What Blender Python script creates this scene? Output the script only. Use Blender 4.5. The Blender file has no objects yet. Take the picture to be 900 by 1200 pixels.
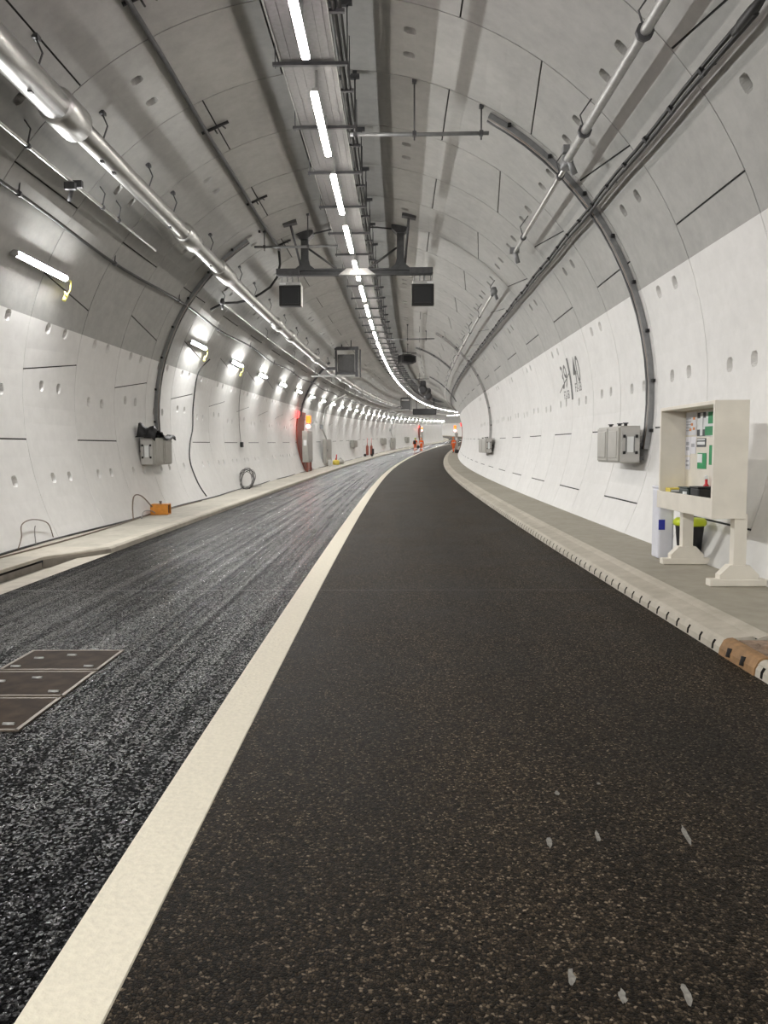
import bpy, bmesh, math, random
import numpy as np
from mathutils import Matrix, Vector
random.seed(7)
scn = bpy.context.scene
COL = scn.collection
PI = math.pi
R_, ZC, CX = 5.232, 2.3705, 0.0603          # lining circle
KR, KL = 3.50, 3.39                          # carriageway edges
HR, HL = 0.17, 0.10                          # walkway heights
X0, CAMH = 0.9338, 1.6

# ------------------------------------------------------------------ alignment
_S = np.arange(-30, 330.01, 0.25)
_K = np.interp(_S, [0, 15, 30, 45, 60, 80, 100, 130, 150, 165, 330],
               [0.00158, 0.00086, 0.00101, 0.00172, 0.00144, 0.00103, 0.00153, 0.00169, 0.0012, -0.0045, -0.0045])
_V = np.interp(_S, [0, 15, 30, 45, 60, 80, 100, 130, 160, 200, 330],
               [.000174, .000274, .000308, .000284, .000255, .000196, .000126, .000125, .00008, 0, 0])
_K[_S < 0] = 0; _V[_S < 0] = 0
def _cum(a, h=0.25):
    return np.concatenate([[0], np.cumsum((a[1:] + a[:-1]) / 2 * h)])
_TH = _cum(_K); _G = _cum(_V)
_X = _cum(np.sin(_TH)); _Y = _cum(np.cos(_TH)); _Z = _cum(_G)
_i0 = int(np.argmin(abs(_S)))
_X -= _X[_i0]; _Y -= _Y[_i0]; _Z -= _Z[_i0]
def base(s):
    t = (s + 30) / 0.25
    i = min(max(int(t), 0), len(_S) - 2); w = t - i
    L = lambda a: a[i] * (1 - w) + a[i + 1] * w
    return L(_X), L(_Y), L(_Z), L(_TH)
def P(s, lat, h):
    x, y, z, th = base(s)
    return Vector((x + math.cos(th) * lat, y - math.sin(th) * lat, z + h))
def W(s, phi, r):                            # point from lining angle (deg) and radius
    a = math.radians(phi)
    return P(s, CX + r * math.sin(a), ZC + r * math.cos(a))
def M(s, lat, h, yaw=0.0):                   # local frame: x right, y forward, z up
    p = P(s, lat, h); th = base(s)[3]
    return Matrix.Translation(p) @ Matrix.Rotation(-th + yaw, 4, 'Z')
def wall_lat(h, sg, r=R_):
    return CX + sg * math.sqrt(max(r * r - (h - ZC) ** 2, 0))

# ------------------------------------------------------------------ materials
MATS = {}
def nt(name):
    m = bpy.data.materials.new(name); m.use_nodes = True
    n = m.node_tree; b = n.nodes['Principled BSDF']; MATS[name] = m
    return m, n, b
def N(n, t, **kw):
    o = n.nodes.new(t)
    for k, v in kw.items():
        if k in o.inputs: o.inputs[k].default_value = v
        else: setattr(o, k, v)
    return o
def ramp(n, src, stops):
    r = n.nodes.new('ShaderNodeValToRGB')
    e = r.color_ramp.elements
    while len(e) < len(stops): e.new(0.5)
    for q, (p, c) in zip(e, stops):
        q.position = p; q.color = (c[0], c[1], c[2], 1)
    n.links.new(src, r.inputs[0]); return r.outputs[0]
def mix(n, fac, a, b, mode='MIX'):
    m = n.nodes.new('ShaderNodeMix'); m.data_type = 'RGBA'; m.blend_type = mode
    for sock, v in ((m.inputs[0], fac), (m.inputs[6], a), (m.inputs[7], b)):
        if hasattr(v, 'links'): n.links.new(v, sock)
        elif isinstance(v, (int, float)): sock.default_value = v
        else: sock.default_value = (v[0], v[1], v[2], 1)
    return m.outputs[2]
def math_(n, op, a, b=0.0, c=None):
    m = n.nodes.new('ShaderNodeMath'); m.operation = op
    for k, v in enumerate((a, b, c)):
        if v is None: continue
        if hasattr(v, 'links'): n.links.new(v, m.inputs[k])
        else: m.inputs[k].default_value = v
    return m.outputs[0]
def simple(name, col, rough=0.6, metal=0.0, var=0.12, scale=12.0, bump=0.0, em=None, est=0.0):
    m, n, b = nt(name)
    b.inputs['Roughness'].default_value = rough; b.inputs['Metallic'].default_value = metal
    tc = N(n, 'ShaderNodeTexCoord')
    no = N(n, 'ShaderNodeTexNoise', Scale=scale, Detail=4.0)
    n.links.new(tc.outputs['Object'], no.inputs['Vector'])
    lo = [max(0, c * (1 - var)) for c in col]; hi = [min(1, c * (1 + var)) for c in col]
    n.links.new(ramp(n, no.outputs[0], [(0.3, lo), (0.7, hi)]), b.inputs['Base Color'])
    if bump:
        bp = N(n, 'ShaderNodeBump', Strength=bump, Distance=0.01)
        n.links.new(no.outputs[0], bp.inputs['Height']); n.links.new(bp.outputs[0], b.inputs['Normal'])
    if em:
        b.inputs['Emission Color'].default_value = (*em, 1); b.inputs['Emission Strength'].default_value = est
    return m
def concrete(name, lo, hi, rough, blot=0.5, spec=0.3):
    m, n, b = nt(name)
    tc = N(n, 'ShaderNodeTexCoord')
    a = N(n, 'ShaderNodeTexNoise', Scale=0.55, Detail=5.0, Roughness=0.6)
    c = N(n, 'ShaderNodeTexNoise', Scale=5.0, Detail=6.0, Roughness=0.65)
    f = N(n, 'ShaderNodeTexNoise', Scale=60.0, Detail=2.0)
    for q in (a, c, f): n.links.new(tc.outputs['Object'], q.inputs['Vector'])
    s1 = math_(n, 'MULTIPLY_ADD', a.outputs[0], 1 - blot, math_(n, 'MULTIPLY', c.outputs[0], blot))
    col = ramp(n, s1, [(0.36, lo), (0.62, hi)])
    n.links.new(col, b.inputs['Base Color'])
    b.inputs['Roughness'].default_value = rough
    b.inputs['Specular IOR Level'].default_value = spec
    bp = N(n, 'ShaderNodeBump', Strength=0.15, Distance=0.004)
    n.links.new(f.outputs[0], bp.inputs['Height']); n.links.new(bp.outputs[0], b.inputs['Normal'])
    return m
concrete('lining_concrete', (0.33, 0.328, 0.314), (0.415, 0.411, 0.394), 0.6)
concrete('white_wall_paint', (0.66, 0.652, 0.638), (0.74, 0.732, 0.718), 0.5)
concrete('walkway_concrete', (0.31, 0.29, 0.235), (0.40, 0.375, 0.315), 0.75)
concrete('left_walkway_concrete', (0.34, 0.32, 0.27), (0.47, 0.44, 0.38), 0.75)
concrete('kerb_concrete', (0.38, 0.35, 0.29), (0.54, 0.50, 0.43), 0.75)
concrete('recess_face', (0.20, 0.185, 0.16), (0.34, 0.31, 0.27), 0.8)
simple('joint_gasket', (0.02, 0.02, 0.02), 0.8)

def asphalt():
    m, n, b = nt('asphalt')
    uv = N(n, 'ShaderNodeUVMap'); tc = N(n, 'ShaderNodeTexCoord')
    sp = N(n, 'ShaderNodeSeparateXYZ'); n.links.new(uv.outputs[0], sp.inputs[0])
    u, v = sp.outputs[0], sp.outputs[1]
    left = math_(n, 'LESS_THAN', u, 0.0)
    wn = N(n, 'ShaderNodeTexNoise', Scale=60.0, Detail=2.0); n.links.new(tc.outputs['Object'], wn.inputs['Vector'])
    wv = n.nodes.new('ShaderNodeVectorMath'); wv.operation = 'MULTIPLY_ADD'
    n.links.new(wn.outputs['Color'], wv.inputs[0]); wv.inputs[1].default_value = (.012, .012, .012); n.links.new(tc.outputs['Object'], wv.inputs[2])
    vo = N(n, 'ShaderNodeTexVoronoi', Scale=95.0); n.links.new(wv.outputs[0], vo.inputs['Vector'])
    ve = N(n, 'ShaderNodeTexVoronoi', Scale=95.0, feature='DISTANCE_TO_EDGE'); n.links.new(wv.outputs[0], ve.inputs['Vector'])
    g1 = N(n, 'ShaderNodeTexNoise', Scale=120.0, Detail=3.0, Roughness=0.7); n.links.new(tc.outputs['Object'], g1.inputs['Vector'])
    big = N(n, 'ShaderNodeTexNoise', Scale=0.9, Detail=5.0, Roughness=0.6); n.links.new(tc.outputs['Object'], big.inputs['Vector'])
    def streak(su, sv, sc, det=4.0):
        mp = N(n, 'ShaderNodeMapping'); mp.inputs['Scale'].default_value = (su, sv, 1); n.links.new(uv.outputs[0], mp.inputs[0])
        q = N(n, 'ShaderNodeTexNoise', Scale=sc, Detail=det, Roughness=0.6); n.links.new(mp.outputs[0], q.inputs['Vector']); return q.outputs[0]
    st = streak(5.0, 0.035, 1.7); tr = streak(1.2, 0.05, 1.0, 2.0)
    sepc = N(n, 'ShaderNodeSeparateColor'); n.links.new(vo.outputs['Color'], sepc.inputs[0])
    gap = ramp(n, ve.outputs['Distance'], [(0.02, (0.12, 0.12, 0.12)), (0.22, (1, 1, 1))])
    r = ramp(n, sepc.outputs[0], [(0.0, (0.005, 0.0036, 0.0022)), (0.45, (0.025, 0.0188, 0.0120)), (0.8, (0.062, 0.047, 0.0315)), (0.93, (0.14, 0.11, 0.077)), (1.0, (0.24, 0.195, 0.145))])
    l = ramp(n, sepc.outputs[0], [(0.0, (0.003, 0.003, 0.003)), (0.5, (0.010, 0.010, 0.0105)), (0.85, (0.025, 0.025, 0.026)), (1.0, (0.07, 0.07, 0.072))])
    l = mix(n, 1.0, l, ramp(n, st, [(0.38, (0.6, 0.6, 0.61)), (0.62, (1.5, 1.52, 1.58))]), 'MULTIPLY')
    r = mix(n, 1.0, r, ramp(n, math_(n, 'MULTIPLY_ADD', big.outputs[0], .6, math_(n, 'MULTIPLY', tr, .4)), [(0.38, (0.68, 0.67, 0.66)), (0.62, (1.5, 1.47, 1.43))]), 'MULTIPLY')
    c = mix(n, 1.0, mix(n, left, r, l), gap, 'MULTIPLY')
    for s0, w, colr, f in ((8.40, 0.012, (0.42, 0.41, 0.40), 0.55), (36.0, 0.08, (0.012, 0.012, 0.012), 0.8), (97.5, 0.25, (0.4, 0.4, 0.38), 0.6)):
        k = math_(n, 'LESS_THAN', math_(n, 'ABSOLUTE', math_(n, 'SUBTRACT', v, s0)), w)
        k = math_(n, 'MULTIPLY', k, math_(n, 'MULTIPLY', big.outputs[0], f * 1.8))
        k = math_(n, 'MULTIPLY', k, math_(n, 'MULTIPLY_ADD', left, .7, .3))
        c = mix(n, k, c, colr)
    n.links.new(c, b.inputs['Base Color'])
    rl = math_(n, 'MULTIPLY_ADD', st, 0.30, math_(n, 'MULTIPLY_ADD', big.outputs[0], 0.15, 0.03))
    rr = math_(n, 'MULTIPLY_ADD', big.outputs[0], 0.25, 0.44)
    mr = n.nodes.new('ShaderNodeMix'); mr.data_type = 'FLOAT'
    n.links.new(left, mr.inputs[0]); n.links.new(rr, mr.inputs[2]); n.links.new(rl, mr.inputs[3])
    n.links.new(mr.outputs[0], b.inputs['Roughness'])
    wet = math_(n, 'GREATER_THAN', sepc.outputs[2], math_(n, 'MULTIPLY_ADD', st, 1.7, -0.25))
    spm = n.nodes.new('ShaderNodeMix'); spm.data_type = 'FLOAT'; n.links.new(left, spm.inputs[0]); spm.inputs[2].default_value = 0.10
    n.links.new(math_(n, 'MULTIPLY_ADD', wet, 0.24, 0.003), spm.inputs[3]); n.links.new(spm.outputs[0], b.inputs['Specular IOR Level'])
    h = math_(n, 'ADD', math_(n, 'MULTIPLY', math_(n, 'MINIMUM', ve.outputs['Distance'], 0.25), 1.6), math_(n, 'MULTIPLY_ADD', sepc.outputs[1], .35, math_(n, 'MULTIPLY', g1.outputs[0], 0.35)))
    bp = N(n, 'ShaderNodeBump', Distance=0.006); n.links.new(math_(n, 'MULTIPLY_ADD', left, -0.35, 0.6), bp.inputs['Strength'])
    n.links.new(h, bp.inputs['Height'])
    ge = N(n, 'ShaderNodeNewGeometry')
    t1 = n.nodes.new('ShaderNodeVectorMath'); t1.operation = 'SUBTRACT'; n.links.new(vo.outputs['Color'], t1.inputs[0]); t1.inputs[1].default_value = (.5, .5, .5)
    t2 = n.nodes.new('ShaderNodeVectorMath'); t2.operation = 'MULTIPLY_ADD'; n.links.new(t1.outputs[0], t2.inputs[0]); cx_ = N(n, 'ShaderNodeCombineXYZ'); tl = math_(n, 'MULTIPLY_ADD', left, .14, .26); n.links.new(tl, cx_.inputs[0]); n.links.new(tl, cx_.inputs[1]); n.links.new(cx_.outputs[0], t2.inputs[1]); n.links.new(ge.outputs['Normal'], t2.inputs[2])
    t3 = n.nodes.new('ShaderNodeVectorMath'); t3.operation = 'NORMALIZE'; n.links.new(t2.outputs[0], t3.inputs[0])
    n.links.new(t3.outputs[0], bp.inputs['Normal']); n.links.new(bp.outputs[0], b.inputs['Normal'])
    return m
asphalt()
simple('line_paint', (0.76, 0.71, 0.585), 0.65, var=0.06, scale=40, bump=0.5)
simple('stainless', (0.60, 0.60, 0.59), 0.40, 1.0, 0.06, 6)
simple('galvanised', (0.46, 0.46, 0.45), 0.5, 0.7, 0.12, 14)
simple('steel_rail', (0.58, 0.58, 0.56), 0.35, 0.9, 0.08, 9)
simple('dark_steel', (0.10, 0.10, 0.105), 0.5, 0.5, 0.15)
simple('mid_steel', (0.26, 0.265, 0.27), 0.5, 0.5, 0.1)
simple('gantry_steel', (0.075, 0.077, 0.08), 0.5, 0.3, 0.12)
simple('panel_grey', (0.11, 0.11, 0.11), 0.6)
simple('tray_metal', (0.21, 0.205, 0.205), 0.5, 0.3, 0.12, 20)
simple('cabinet_grey', (0.40, 0.39, 0.36), 0.42, 0.25, 0.06, 6)
simple('cabinet_light', (0.50, 0.49, 0.47), 0.42, 0.2, 0.05, 6)
simple('black_plastic', (0.010, 0.010, 0.011), 0.55)
simple('black_rubber', (0.018, 0.018, 0.018), 0.5)
simple('grey_cable', (0.24, 0.23, 0.22), 0.5)
simple('brown_cable', (0.16, 0.12, 0.09), 0.55)
simple('screen_black', (0.016, 0.017, 0.019), 0.3, var=0.05)
simple('bezel_black', (0.008, 0.008, 0.008), 0.5)
simple('white_label', (0.78, 0.80, 0.80), 0.5, var=0.04)
simple('cream_board', (0.74, 0.70, 0.62), 0.6, var=0.05, scale=5)
simple('white_plastic', (0.72, 0.73, 0.80), 0.4, var=0.03)
simple('blue_mark', (0.02, 0.03, 0.35), 0.4)
simple('lime_plastic', (0.60, 0.72, 0.02), 0.4, var=0.05)
simple('dark_green_tub', (0.028, 0.045, 0.042), 0.45)
simple('green_print', (0.01, 0.27, 0.09), 0.5, var=0.08)
simple('dark_print', (0.07, 0.075, 0.085), 0.5)
simple('grey_print', (0.40, 0.41, 0.45), 0.5)
simple('orange_print', (0.75, 0.30, 0.10), 0.5)
simple('paper', (0.76, 0.76, 0.80), 0.7, var=0.03)
simple('yellow_cloth', (0.80, 0.66, 0.12), 0.7)
simple('red_plastic', (0.55, 0.02, 0.03), 0.4)
simple('orange_plastic', (0.62, 0.24, 0.03), 0.5, bump=0.2)
simple('rust_kerb', (0.27, 0.155, 0.07), 0.75, var=0.3, bump=0.3)
simple('brown_board', (0.24, 0.17, 0.12), 0.85, var=0.4, scale=18, bump=0.4)
simple('slot_dark', (0.015, 0.013, 0.012), 0.9)
simple('cover_plate', (0.045, 0.030, 0.020), 0.7, 0.0, 0.4, 7, 0.2)
MATS['cover_plate'].node_tree.nodes['Principled BSDF'].inputs['Specular IOR Level'].default_value = 0.1
simple('cover_frame', (0.16, 0.13, 0.10), 0.5, 0.4, 0.25, 20)
simple('red_steel', (0.27, 0.075, 0.05), 0.55, var=0.15)
simple('hi_vis', (0.95, 0.16, 0.02), 0.7, var=0.1)
simple('reflective', (0.75, 0.75, 0.72), 0.3)
simple('skin', (0.55, 0.36, 0.27), 0.5)
simple('boot_black', (0.02, 0.02, 0.02), 0.6)
simple('helmet_green', (0.45, 0.62, 0.05), 0.4)
simple('helmet_orange', (0.85, 0.2, 0.03), 0.4)
simple('stencil_ink', (0.16, 0.16, 0.155), 0.7, var=0.3, scale=30)
simple('marker_ink', (0.03, 0.03, 0.03), 0.6)
simple('chalk_mark', (0.22, 0.21, 0.19), 0.9, var=0.3, scale=60)
simple('yellow_plug', (0.78, 0.72, 0.22), 0.45)
simple('led_warm', (0.9, 0.9, 0.85), 0.4, em=(1.0, 0.94, 0.86), est=33.0)
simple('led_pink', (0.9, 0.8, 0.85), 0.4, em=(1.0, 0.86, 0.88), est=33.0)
simple('tube_cool', (0.9, 0.95, 0.9), 0.4, em=(1.0, 0.995, 0.975), est=540.0)
simple('tube_soft', (0.9, 0.95, 0.9), 0.4, em=(1.0, 0.995, 0.975), est=215.0)
simple('beacon_orange', (0.9, 0.2, 0.02), 0.3, em=(1.0, 0.17, 0.012), est=1.5)
simple('glow_red', (0.9, 0.05, 0.04), 0.3, em=(1.0, 0.06, 0.06), est=2.0)  # emissive colour for the red light reflected on the wall
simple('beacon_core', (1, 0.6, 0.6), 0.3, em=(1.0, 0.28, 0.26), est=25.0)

# ------------------------------------------------------------------ mesh builder
class MB:
    def __init__(s): s.v = []; s.f = []; s.m = []; s.sm = []
    def add(s, vs, fs, mi=0, smooth=False):
        o = len(s.v); s.v += [Vector(q) for q in vs]
        for f in fs: s.f.append([o + i for i in f]); s.m.append(mi); s.sm.append(smooth)
        return s
    def box(s, c, d, mi=0, mat=None, bev=0.0):
        x, y, z = d[0] / 2, d[1] / 2, d[2] / 2
        if bev:
            bm = bmesh.new(); bmesh.ops.create_cube(bm, size=1)
            bmesh.ops.scale(bm, vec=d, verts=bm.verts)
            bmesh.ops.bevel(bm, geom=bm.edges[:], offset=bev, segments=2, affect='EDGES', profile=0.5)
            vs = [q.co.copy() for q in bm.verts]; bm.verts.index_update()
            fs = [[q.index for q in f.verts] for f in bm.faces]; bm.free()
        else:
            vs = [Vector((i, j, k)) for i in (-x, x) for j in (-y, y) for k in (-z, z)]
            fs = [(0, 1, 3, 2), (4, 6, 7, 5), (0, 4, 5, 1), (2, 3, 7, 6), (0, 2, 6, 4), (1, 5, 7, 3)]
        vs = [v + Vector(c) for v in vs]
        if mat is not None: vs = [mat @ v for v in vs]
        return s.add(vs, fs, mi)
    def tube(s, pts, r, n=8, mi=0, closed=False, cap=True, smooth=True):
        pts = [Vector(p) for p in pts]; k = len(pts)
        rr = r if isinstance(r, (list, tuple)) else [r] * k
        tans = []
        for i in range(k):
            a = pts[(i - 1) % k] if (closed or i > 0) else pts[i]
            b = pts[(i + 1) % k] if (closed or i < k - 1) else pts[i]
            t = b - a
            tans.append(t.normalized() if t.length > 1e-9 else Vector((0, 0, 1)))
        ref = Vector((0, 0, 1)) if abs(tans[0].z) < 0.9 else Vector((1, 0, 0))
        u = tans[0].cross(ref).normalized(); vs = []
        for i in range(k):
            t = tans[i]; u = (u - t * u.dot(t))
            u = u.normalized() if u.length > 1e-6 else t.orthogonal().normalized()
            w = t.cross(u)
            for j in range(n):
                a = 2 * PI * j / n
                vs.append(pts[i] + (u * math.cos(a) + w * math.sin(a)) * rr[i])
        fs = []
        for i in range(k if closed else k - 1):
            i2 = (i + 1) % k
            for j in range(n):
                fs.append((i * n + j, i * n + (j + 1) % n, i2 * n + (j + 1) % n, i2 * n + j))
        s.add(vs, fs, mi, smooth)
        if cap and not closed:
            o = len(s.v) - len(vs)
            s.f.append([o + j for j in range(n)][::-1]); s.m.append(mi); s.sm.append(False)
            s.f.append([o + (k - 1) * n + j for j in range(n)]); s.m.append(mi); s.sm.append(False)
        return s
    def prism(s, poly, y0, y1, mi=0, mat=None):     # polygon in x,z extruded along y
        k = len(poly)
        vs = [Vector((p[0], y0, p[1])) for p in poly] + [Vector((p[0], y1, p[1])) for p in poly]
        fs = [list(range(k)), list(range(2 * k - 1, k - 1, -1))] + [(i, i + k, (i + 1) % k + k, (i + 1) % k) for i in range(k)]
        if mat is not None: vs = [mat @ v for v in vs]
        return s.add(vs, fs, mi)
    def prismx(s, poly, x0, x1, mi=0):              # polygon in y,z extruded along x
        k = len(poly)
        vs = [Vector((x0, p[0], p[1])) for p in poly] + [Vector((x1, p[0], p[1])) for p in poly]
        fs = [list(range(k)), list(range(2 * k - 1, k - 1, -1))] + [(i, i + k, (i + 1) % k + k, (i + 1) % k) for i in range(k)]
        return s.add(vs, fs, mi)
    def lathe(s, prof, n=16, mi=0, c=(0, 0, 0), smooth=True):
        vs = []; k = len(prof)
        for r, z in prof:
            for j in range(n):
                a = 2 * PI * j / n; vs.append(Vector((c[0] + r * math.cos(a), c[1] + r * math.sin(a), c[2] + z)))
        fs = [(i * n + j, i * n + (j + 1) % n, (i + 1) * n + (j + 1) % n, (i + 1) * n + j) for i in range(k - 1) for j in range(n)]
        s.add(vs, fs, mi, smooth)
        o = len(s.v) - len(vs)
        s.f.append([o + j for j in range(n)][::-1]); s.m.append(mi); s.sm.append(False)
        s.f.append([o + (k - 1) * n + j for j in range(n)]); s.m.append(mi); s.sm.append(False)
        return s
    def build(s, name, mats, parent=None, loc=None, fix=True):
        me = bpy.data.meshes.new(name)
        vs = s.v
        if loc is not None: vs = [v - loc for v in vs]
        me.from_pydata([tuple(v) for v in vs], [], s.f)
        for q in ([mats] if isinstance(mats, str) else mats): me.materials.append(MATS[q])
        me.polygons.foreach_set('material_index', s.m)
        me.polygons.foreach_set('use_smooth', s.sm)
        if fix:
            bm = bmesh.new(); bm.from_mesh(me); bmesh.ops.recalc_face_normals(bm, faces=bm.faces[:]); bm.to_mesh(me); bm.free()
        me.update()
        o = bpy.data.objects.new(name, me); COL.objects.link(o)
        if loc is not None: o.location = loc
        if parent is not None: o.parent = parent
        return o
def tag(o, label=None, cat=None, group=None, kind=None):
    if label: o['label'] = label
    if cat: o['category'] = cat
    if group: o['group'] = group
    if kind: o['kind'] = kind
    return o
def empty(name, mat, label, cat, group=None):
    o = bpy.data.objects.new(name, None); COL.objects.link(o)
    o.matrix_world = mat; o.empty_display_size = 0.2
    return tag(o, label, cat, group)
def worldthing(name, s, lat, h, label, cat, group=None):     # empty with no rotation; parts built in world coords
    p = P(s, lat, h)
    return empty(name, Matrix.Translation(p), label, cat, group), p
def wpart(mb, name, mats, root, p, label=None):
    mb.v = [v - p for v in mb.v]
    return tag(mb.build(name, mats, root), label)
def copy_tree(o, parent=None):
    c = o.copy(); COL.objects.link(c)
    if parent is not None: c.parent = parent
    for ch in list(o.children): copy_tree(ch, c)
    return c
def srange(a, b, st):
    k = max(1, int(math.ceil((b - a) / st))); return [a + (b - a) * i / k for i in range(k + 1)]
ORD = ['first', 'second', 'third', 'fourth', 'fifth', 'sixth', 'seventh', 'eighth', 'ninth', 'tenth', 'eleventh', 'twelfth']

# ------------------------------------------------------------------ lining
PHL, PHR = -74.3, 70.3
BASEL, BASER = -116.2, 115.6
def build_lining():
    zones = {'wall_left': MB(), 'ceiling': MB(), 'wall_right': MB()}
    A = [(-83.8, -80.8), (-66.1, -69.2), (-23.9, -23.9), (20.4, 20.4), (65, 65), (109, 109)]
    B = [(-96.5, -96.5), (-53.3, -53.3), (-9.1, -9.1), (33.8, 36.7), (51.6, 48.4), (95, 95)]
    PA = [-104, -86.3, -75, -46, -1.5, 43, 87]; PB = [-75, -88, -31.3, 13, 42.7, 57.6, 72.3, 86.5, -104]
    k0, k1 = -15, 160
    for k in range(k0, k1):
        s0 = 0.45 + 2 * k
        if s0 < -28.5 or s0 > 318: continue
        par = 'A' if (k % 2 == 0) else 'B'
        J = list(A if par == 'A' else B); pk = list(PA if par == 'A' else PB)
        if k == 4: J[2] = (-38.5, -38.5)
        detail = 2 if -3 < s0 < 42 else (1 if s0 < 110 else 0)
        # tracks: (phi0, phi1, off, dark)
        tr = [(BASEL, BASEL, 0, 0), (PHL, PHL, 0, 0), (PHR, PHR, 0, 0), (BASER, BASER, 0, 0)]
        if detail:
            for a, b in J:
                w = 0.13 if detail == 2 else 0.16
                tr += [(a - w - .01, b - w - .01, 0, 0), (a - w, b - w, 1, 1), (a + w, b + w, 1, 0), (a + w + .01, b + w + .01, 0, 0)]
        pcs = []
        if detail == 2 and s0 > 4:
            for pc in pk:
                if any(min(a, b) - 1.5 < pc < max(a, b) + 1.5 for a, b in J): continue
                if abs(pc - PHL) < 1.0: pc = PHL - 1.05
                pcs.append(pc)
                for i in range(9): q = pc + (i - 4) / 4 * 1.02; tr.append((q, q, 0, 0))
        tr.sort(key=lambda t: t[0] + t[1])
        full = []
        for a, b in zip(tr, tr[1:]):
            full.append(a); g = (b[0] + b[1] - a[0] - a[1]) / 2; st = 3.0 if detail else 5.0
            if g > st * 1.3:
                m = int(round(g / st))
                for i in range(1, m):
                    w = i / m; full.append((a[0] + (b[0] - a[0]) * w, a[1] + (b[1] - a[1]) * w, 0, 0))
        full.append(tr[-1])
        # s lines: (s, off)
        g = 0.008
        sl = [(0, 1), (g, 1), (g + .001, 0), (2 - g - .001, 0), (2 - g, 1), (2, 1)] if detail else [(0, 0), (2, 0)]
        pss = []
        if pcs:
            pss = [0.66, 1.32]
            for c in pss:
                for i in range(9): sl.append((c + (i - 4) / 4 * 0.085, 0))
        sl.sort()
        nphi = len(full); grid = {}
        for zi, zname in enumerate(zones):
            z = zones[zname]
            lo, hi = ((BASEL, PHL), (PHL, PHR), (PHR, BASER))[zi]
            idx = [i for i, t in enumerate(full) if lo - 1e-4 <= (t[0] + t[1]) / 2 <= hi + 1e-4]
            vs = []
            for (ds, so) in sl:
                t = ds / 2
                for i in idx:
                    f = full[i]; ph = f[0] + (f[1] - f[0]) * t
                    off = 0.0
                    if so: off = 0.016 if zname == 'ceiling' else 0.006
                    if f[2]: off = max(off, 0.022)
                    if pcs and not f[2] and not so:
                        for pc in pcs:
                            if abs(ph - pc) < 1.03:
                                for c in pss:
                                    q = ((ph - pc) / 1.0) ** 2 + ((ds - c) / 0.082) ** 2
                                    if q < 1: off = max(off, 0.12 * min(1, (1 - math.sqrt(q)) * 3.2))
                    vs.append(W(s0 + ds, ph, R_ + off))
            n = len(idx); o = len(z.v); z.v += vs
            for a in range(len(sl) - 1):
                ring = sl[a][1] and sl[a + 1][1]
                for b in range(n - 1):
                    dark = full[idx[b]][3]
                    z.f.append([o + a * n + b, o + a * n + b + 1, o + (a + 1) * n + b + 1, o + (a + 1) * n + b])
                    z.m.append(1 if (dark or (ring and zname == 'ceiling')) else 0); z.sm.append(False)
    for zname, z in zones.items():
        ob = z.build(zname, ['lining_concrete' if zname == 'ceiling' else 'white_wall_paint', 'joint_gasket'], fix=False)
        # normals towards the axis
        me = ob.data; me.flip_normals() if me.polygons[len(me.polygons) // 2].normal.dot(
            (Vector(base(0)[:3]) + Vector((CX, 0, ZC))) - me.polygons[len(me.polygons) // 2].center) < 0 and False else None
        tag(ob, {'wall_left': 'white painted curved concrete tunnel wall on the left', 'ceiling': 'bare grey segmental concrete tunnel vault',
                 'wall_right': 'white painted curved concrete tunnel wall on the right'}[zname], 'wall' if 'wall' in zname else 'ceiling', kind='structure')
build_lining()

# ------------------------------------------------------------------ road, walkways, kerbs
def strip(sa, sb, st, prof, mi=None, mb=None, close=False):
    """sweep a (lat,h) profile along the alignment"""
    mb = mb or MB(); ss = srange(sa, sb, st); n = len(prof); o = len(mb.v)
    for s in ss:
        for lat, h in prof: mb.v.append(P(s, lat, h))
    for i in range(len(ss) - 1):
        for j in range(n if close else n - 1):
            j2 = (j + 1) % n
            mb.f.append([o + i * n + j, o + i * n + j2, o + (i + 1) * n + j2, o + (i + 1) * n + j])
            mb.m.append(mi[j] if mi else 0); mb.sm.append(False)
    if close:
        mb.f.append([o + j for j in range(n)]); mb.m.append(0); mb.sm.append(False)
        e = o + (len(ss) - 1) * n; mb.f.append([e + j for j in range(n)][::-1]); mb.m.append(0); mb.sm.append(False)
    return mb
def build_floor():
    me = bpy.data.meshes.new('floor')
    lats = [-3.41, -1.7, 0.0, 1.75, 3.56]; ss = srange(-28, 318, 1.0)
    vs = []; uv = []
    for s in ss:
        for l in lats: vs.append(tuple(P(s, l, 0))); uv.append((l, s))
    n = len(lats)
    fs = [(i * n + j, i * n + j + 1, (i + 1) * n + j + 1, (i + 1) * n + j) for i in range(len(ss) - 1) for j in range(n - 1)]
    me.from_pydata(vs, [], fs); L = me.uv_layers.new(name='UVMap')
    for lp in me.loops: L.data[lp.index].uv = uv[lp.vertex_index]
    me.materials.append(MATS['asphalt'])
    o = bpy.data.objects.new('floor', me); COL.objects.link(o)
    tag(o, 'dark asphalt carriageway curving away to the right', 'road', kind='structure')
build_floor()
o = strip(-28, 318, 1.0, [(-0.115, 0.0), (-0.112, 0.005), (0.132, 0.005), (0.136, 0.0)]).build('lane_line', 'line_paint')
tag(o, 'solid cream line painted down the middle of the road', 'road marking', kind='structure')
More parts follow.
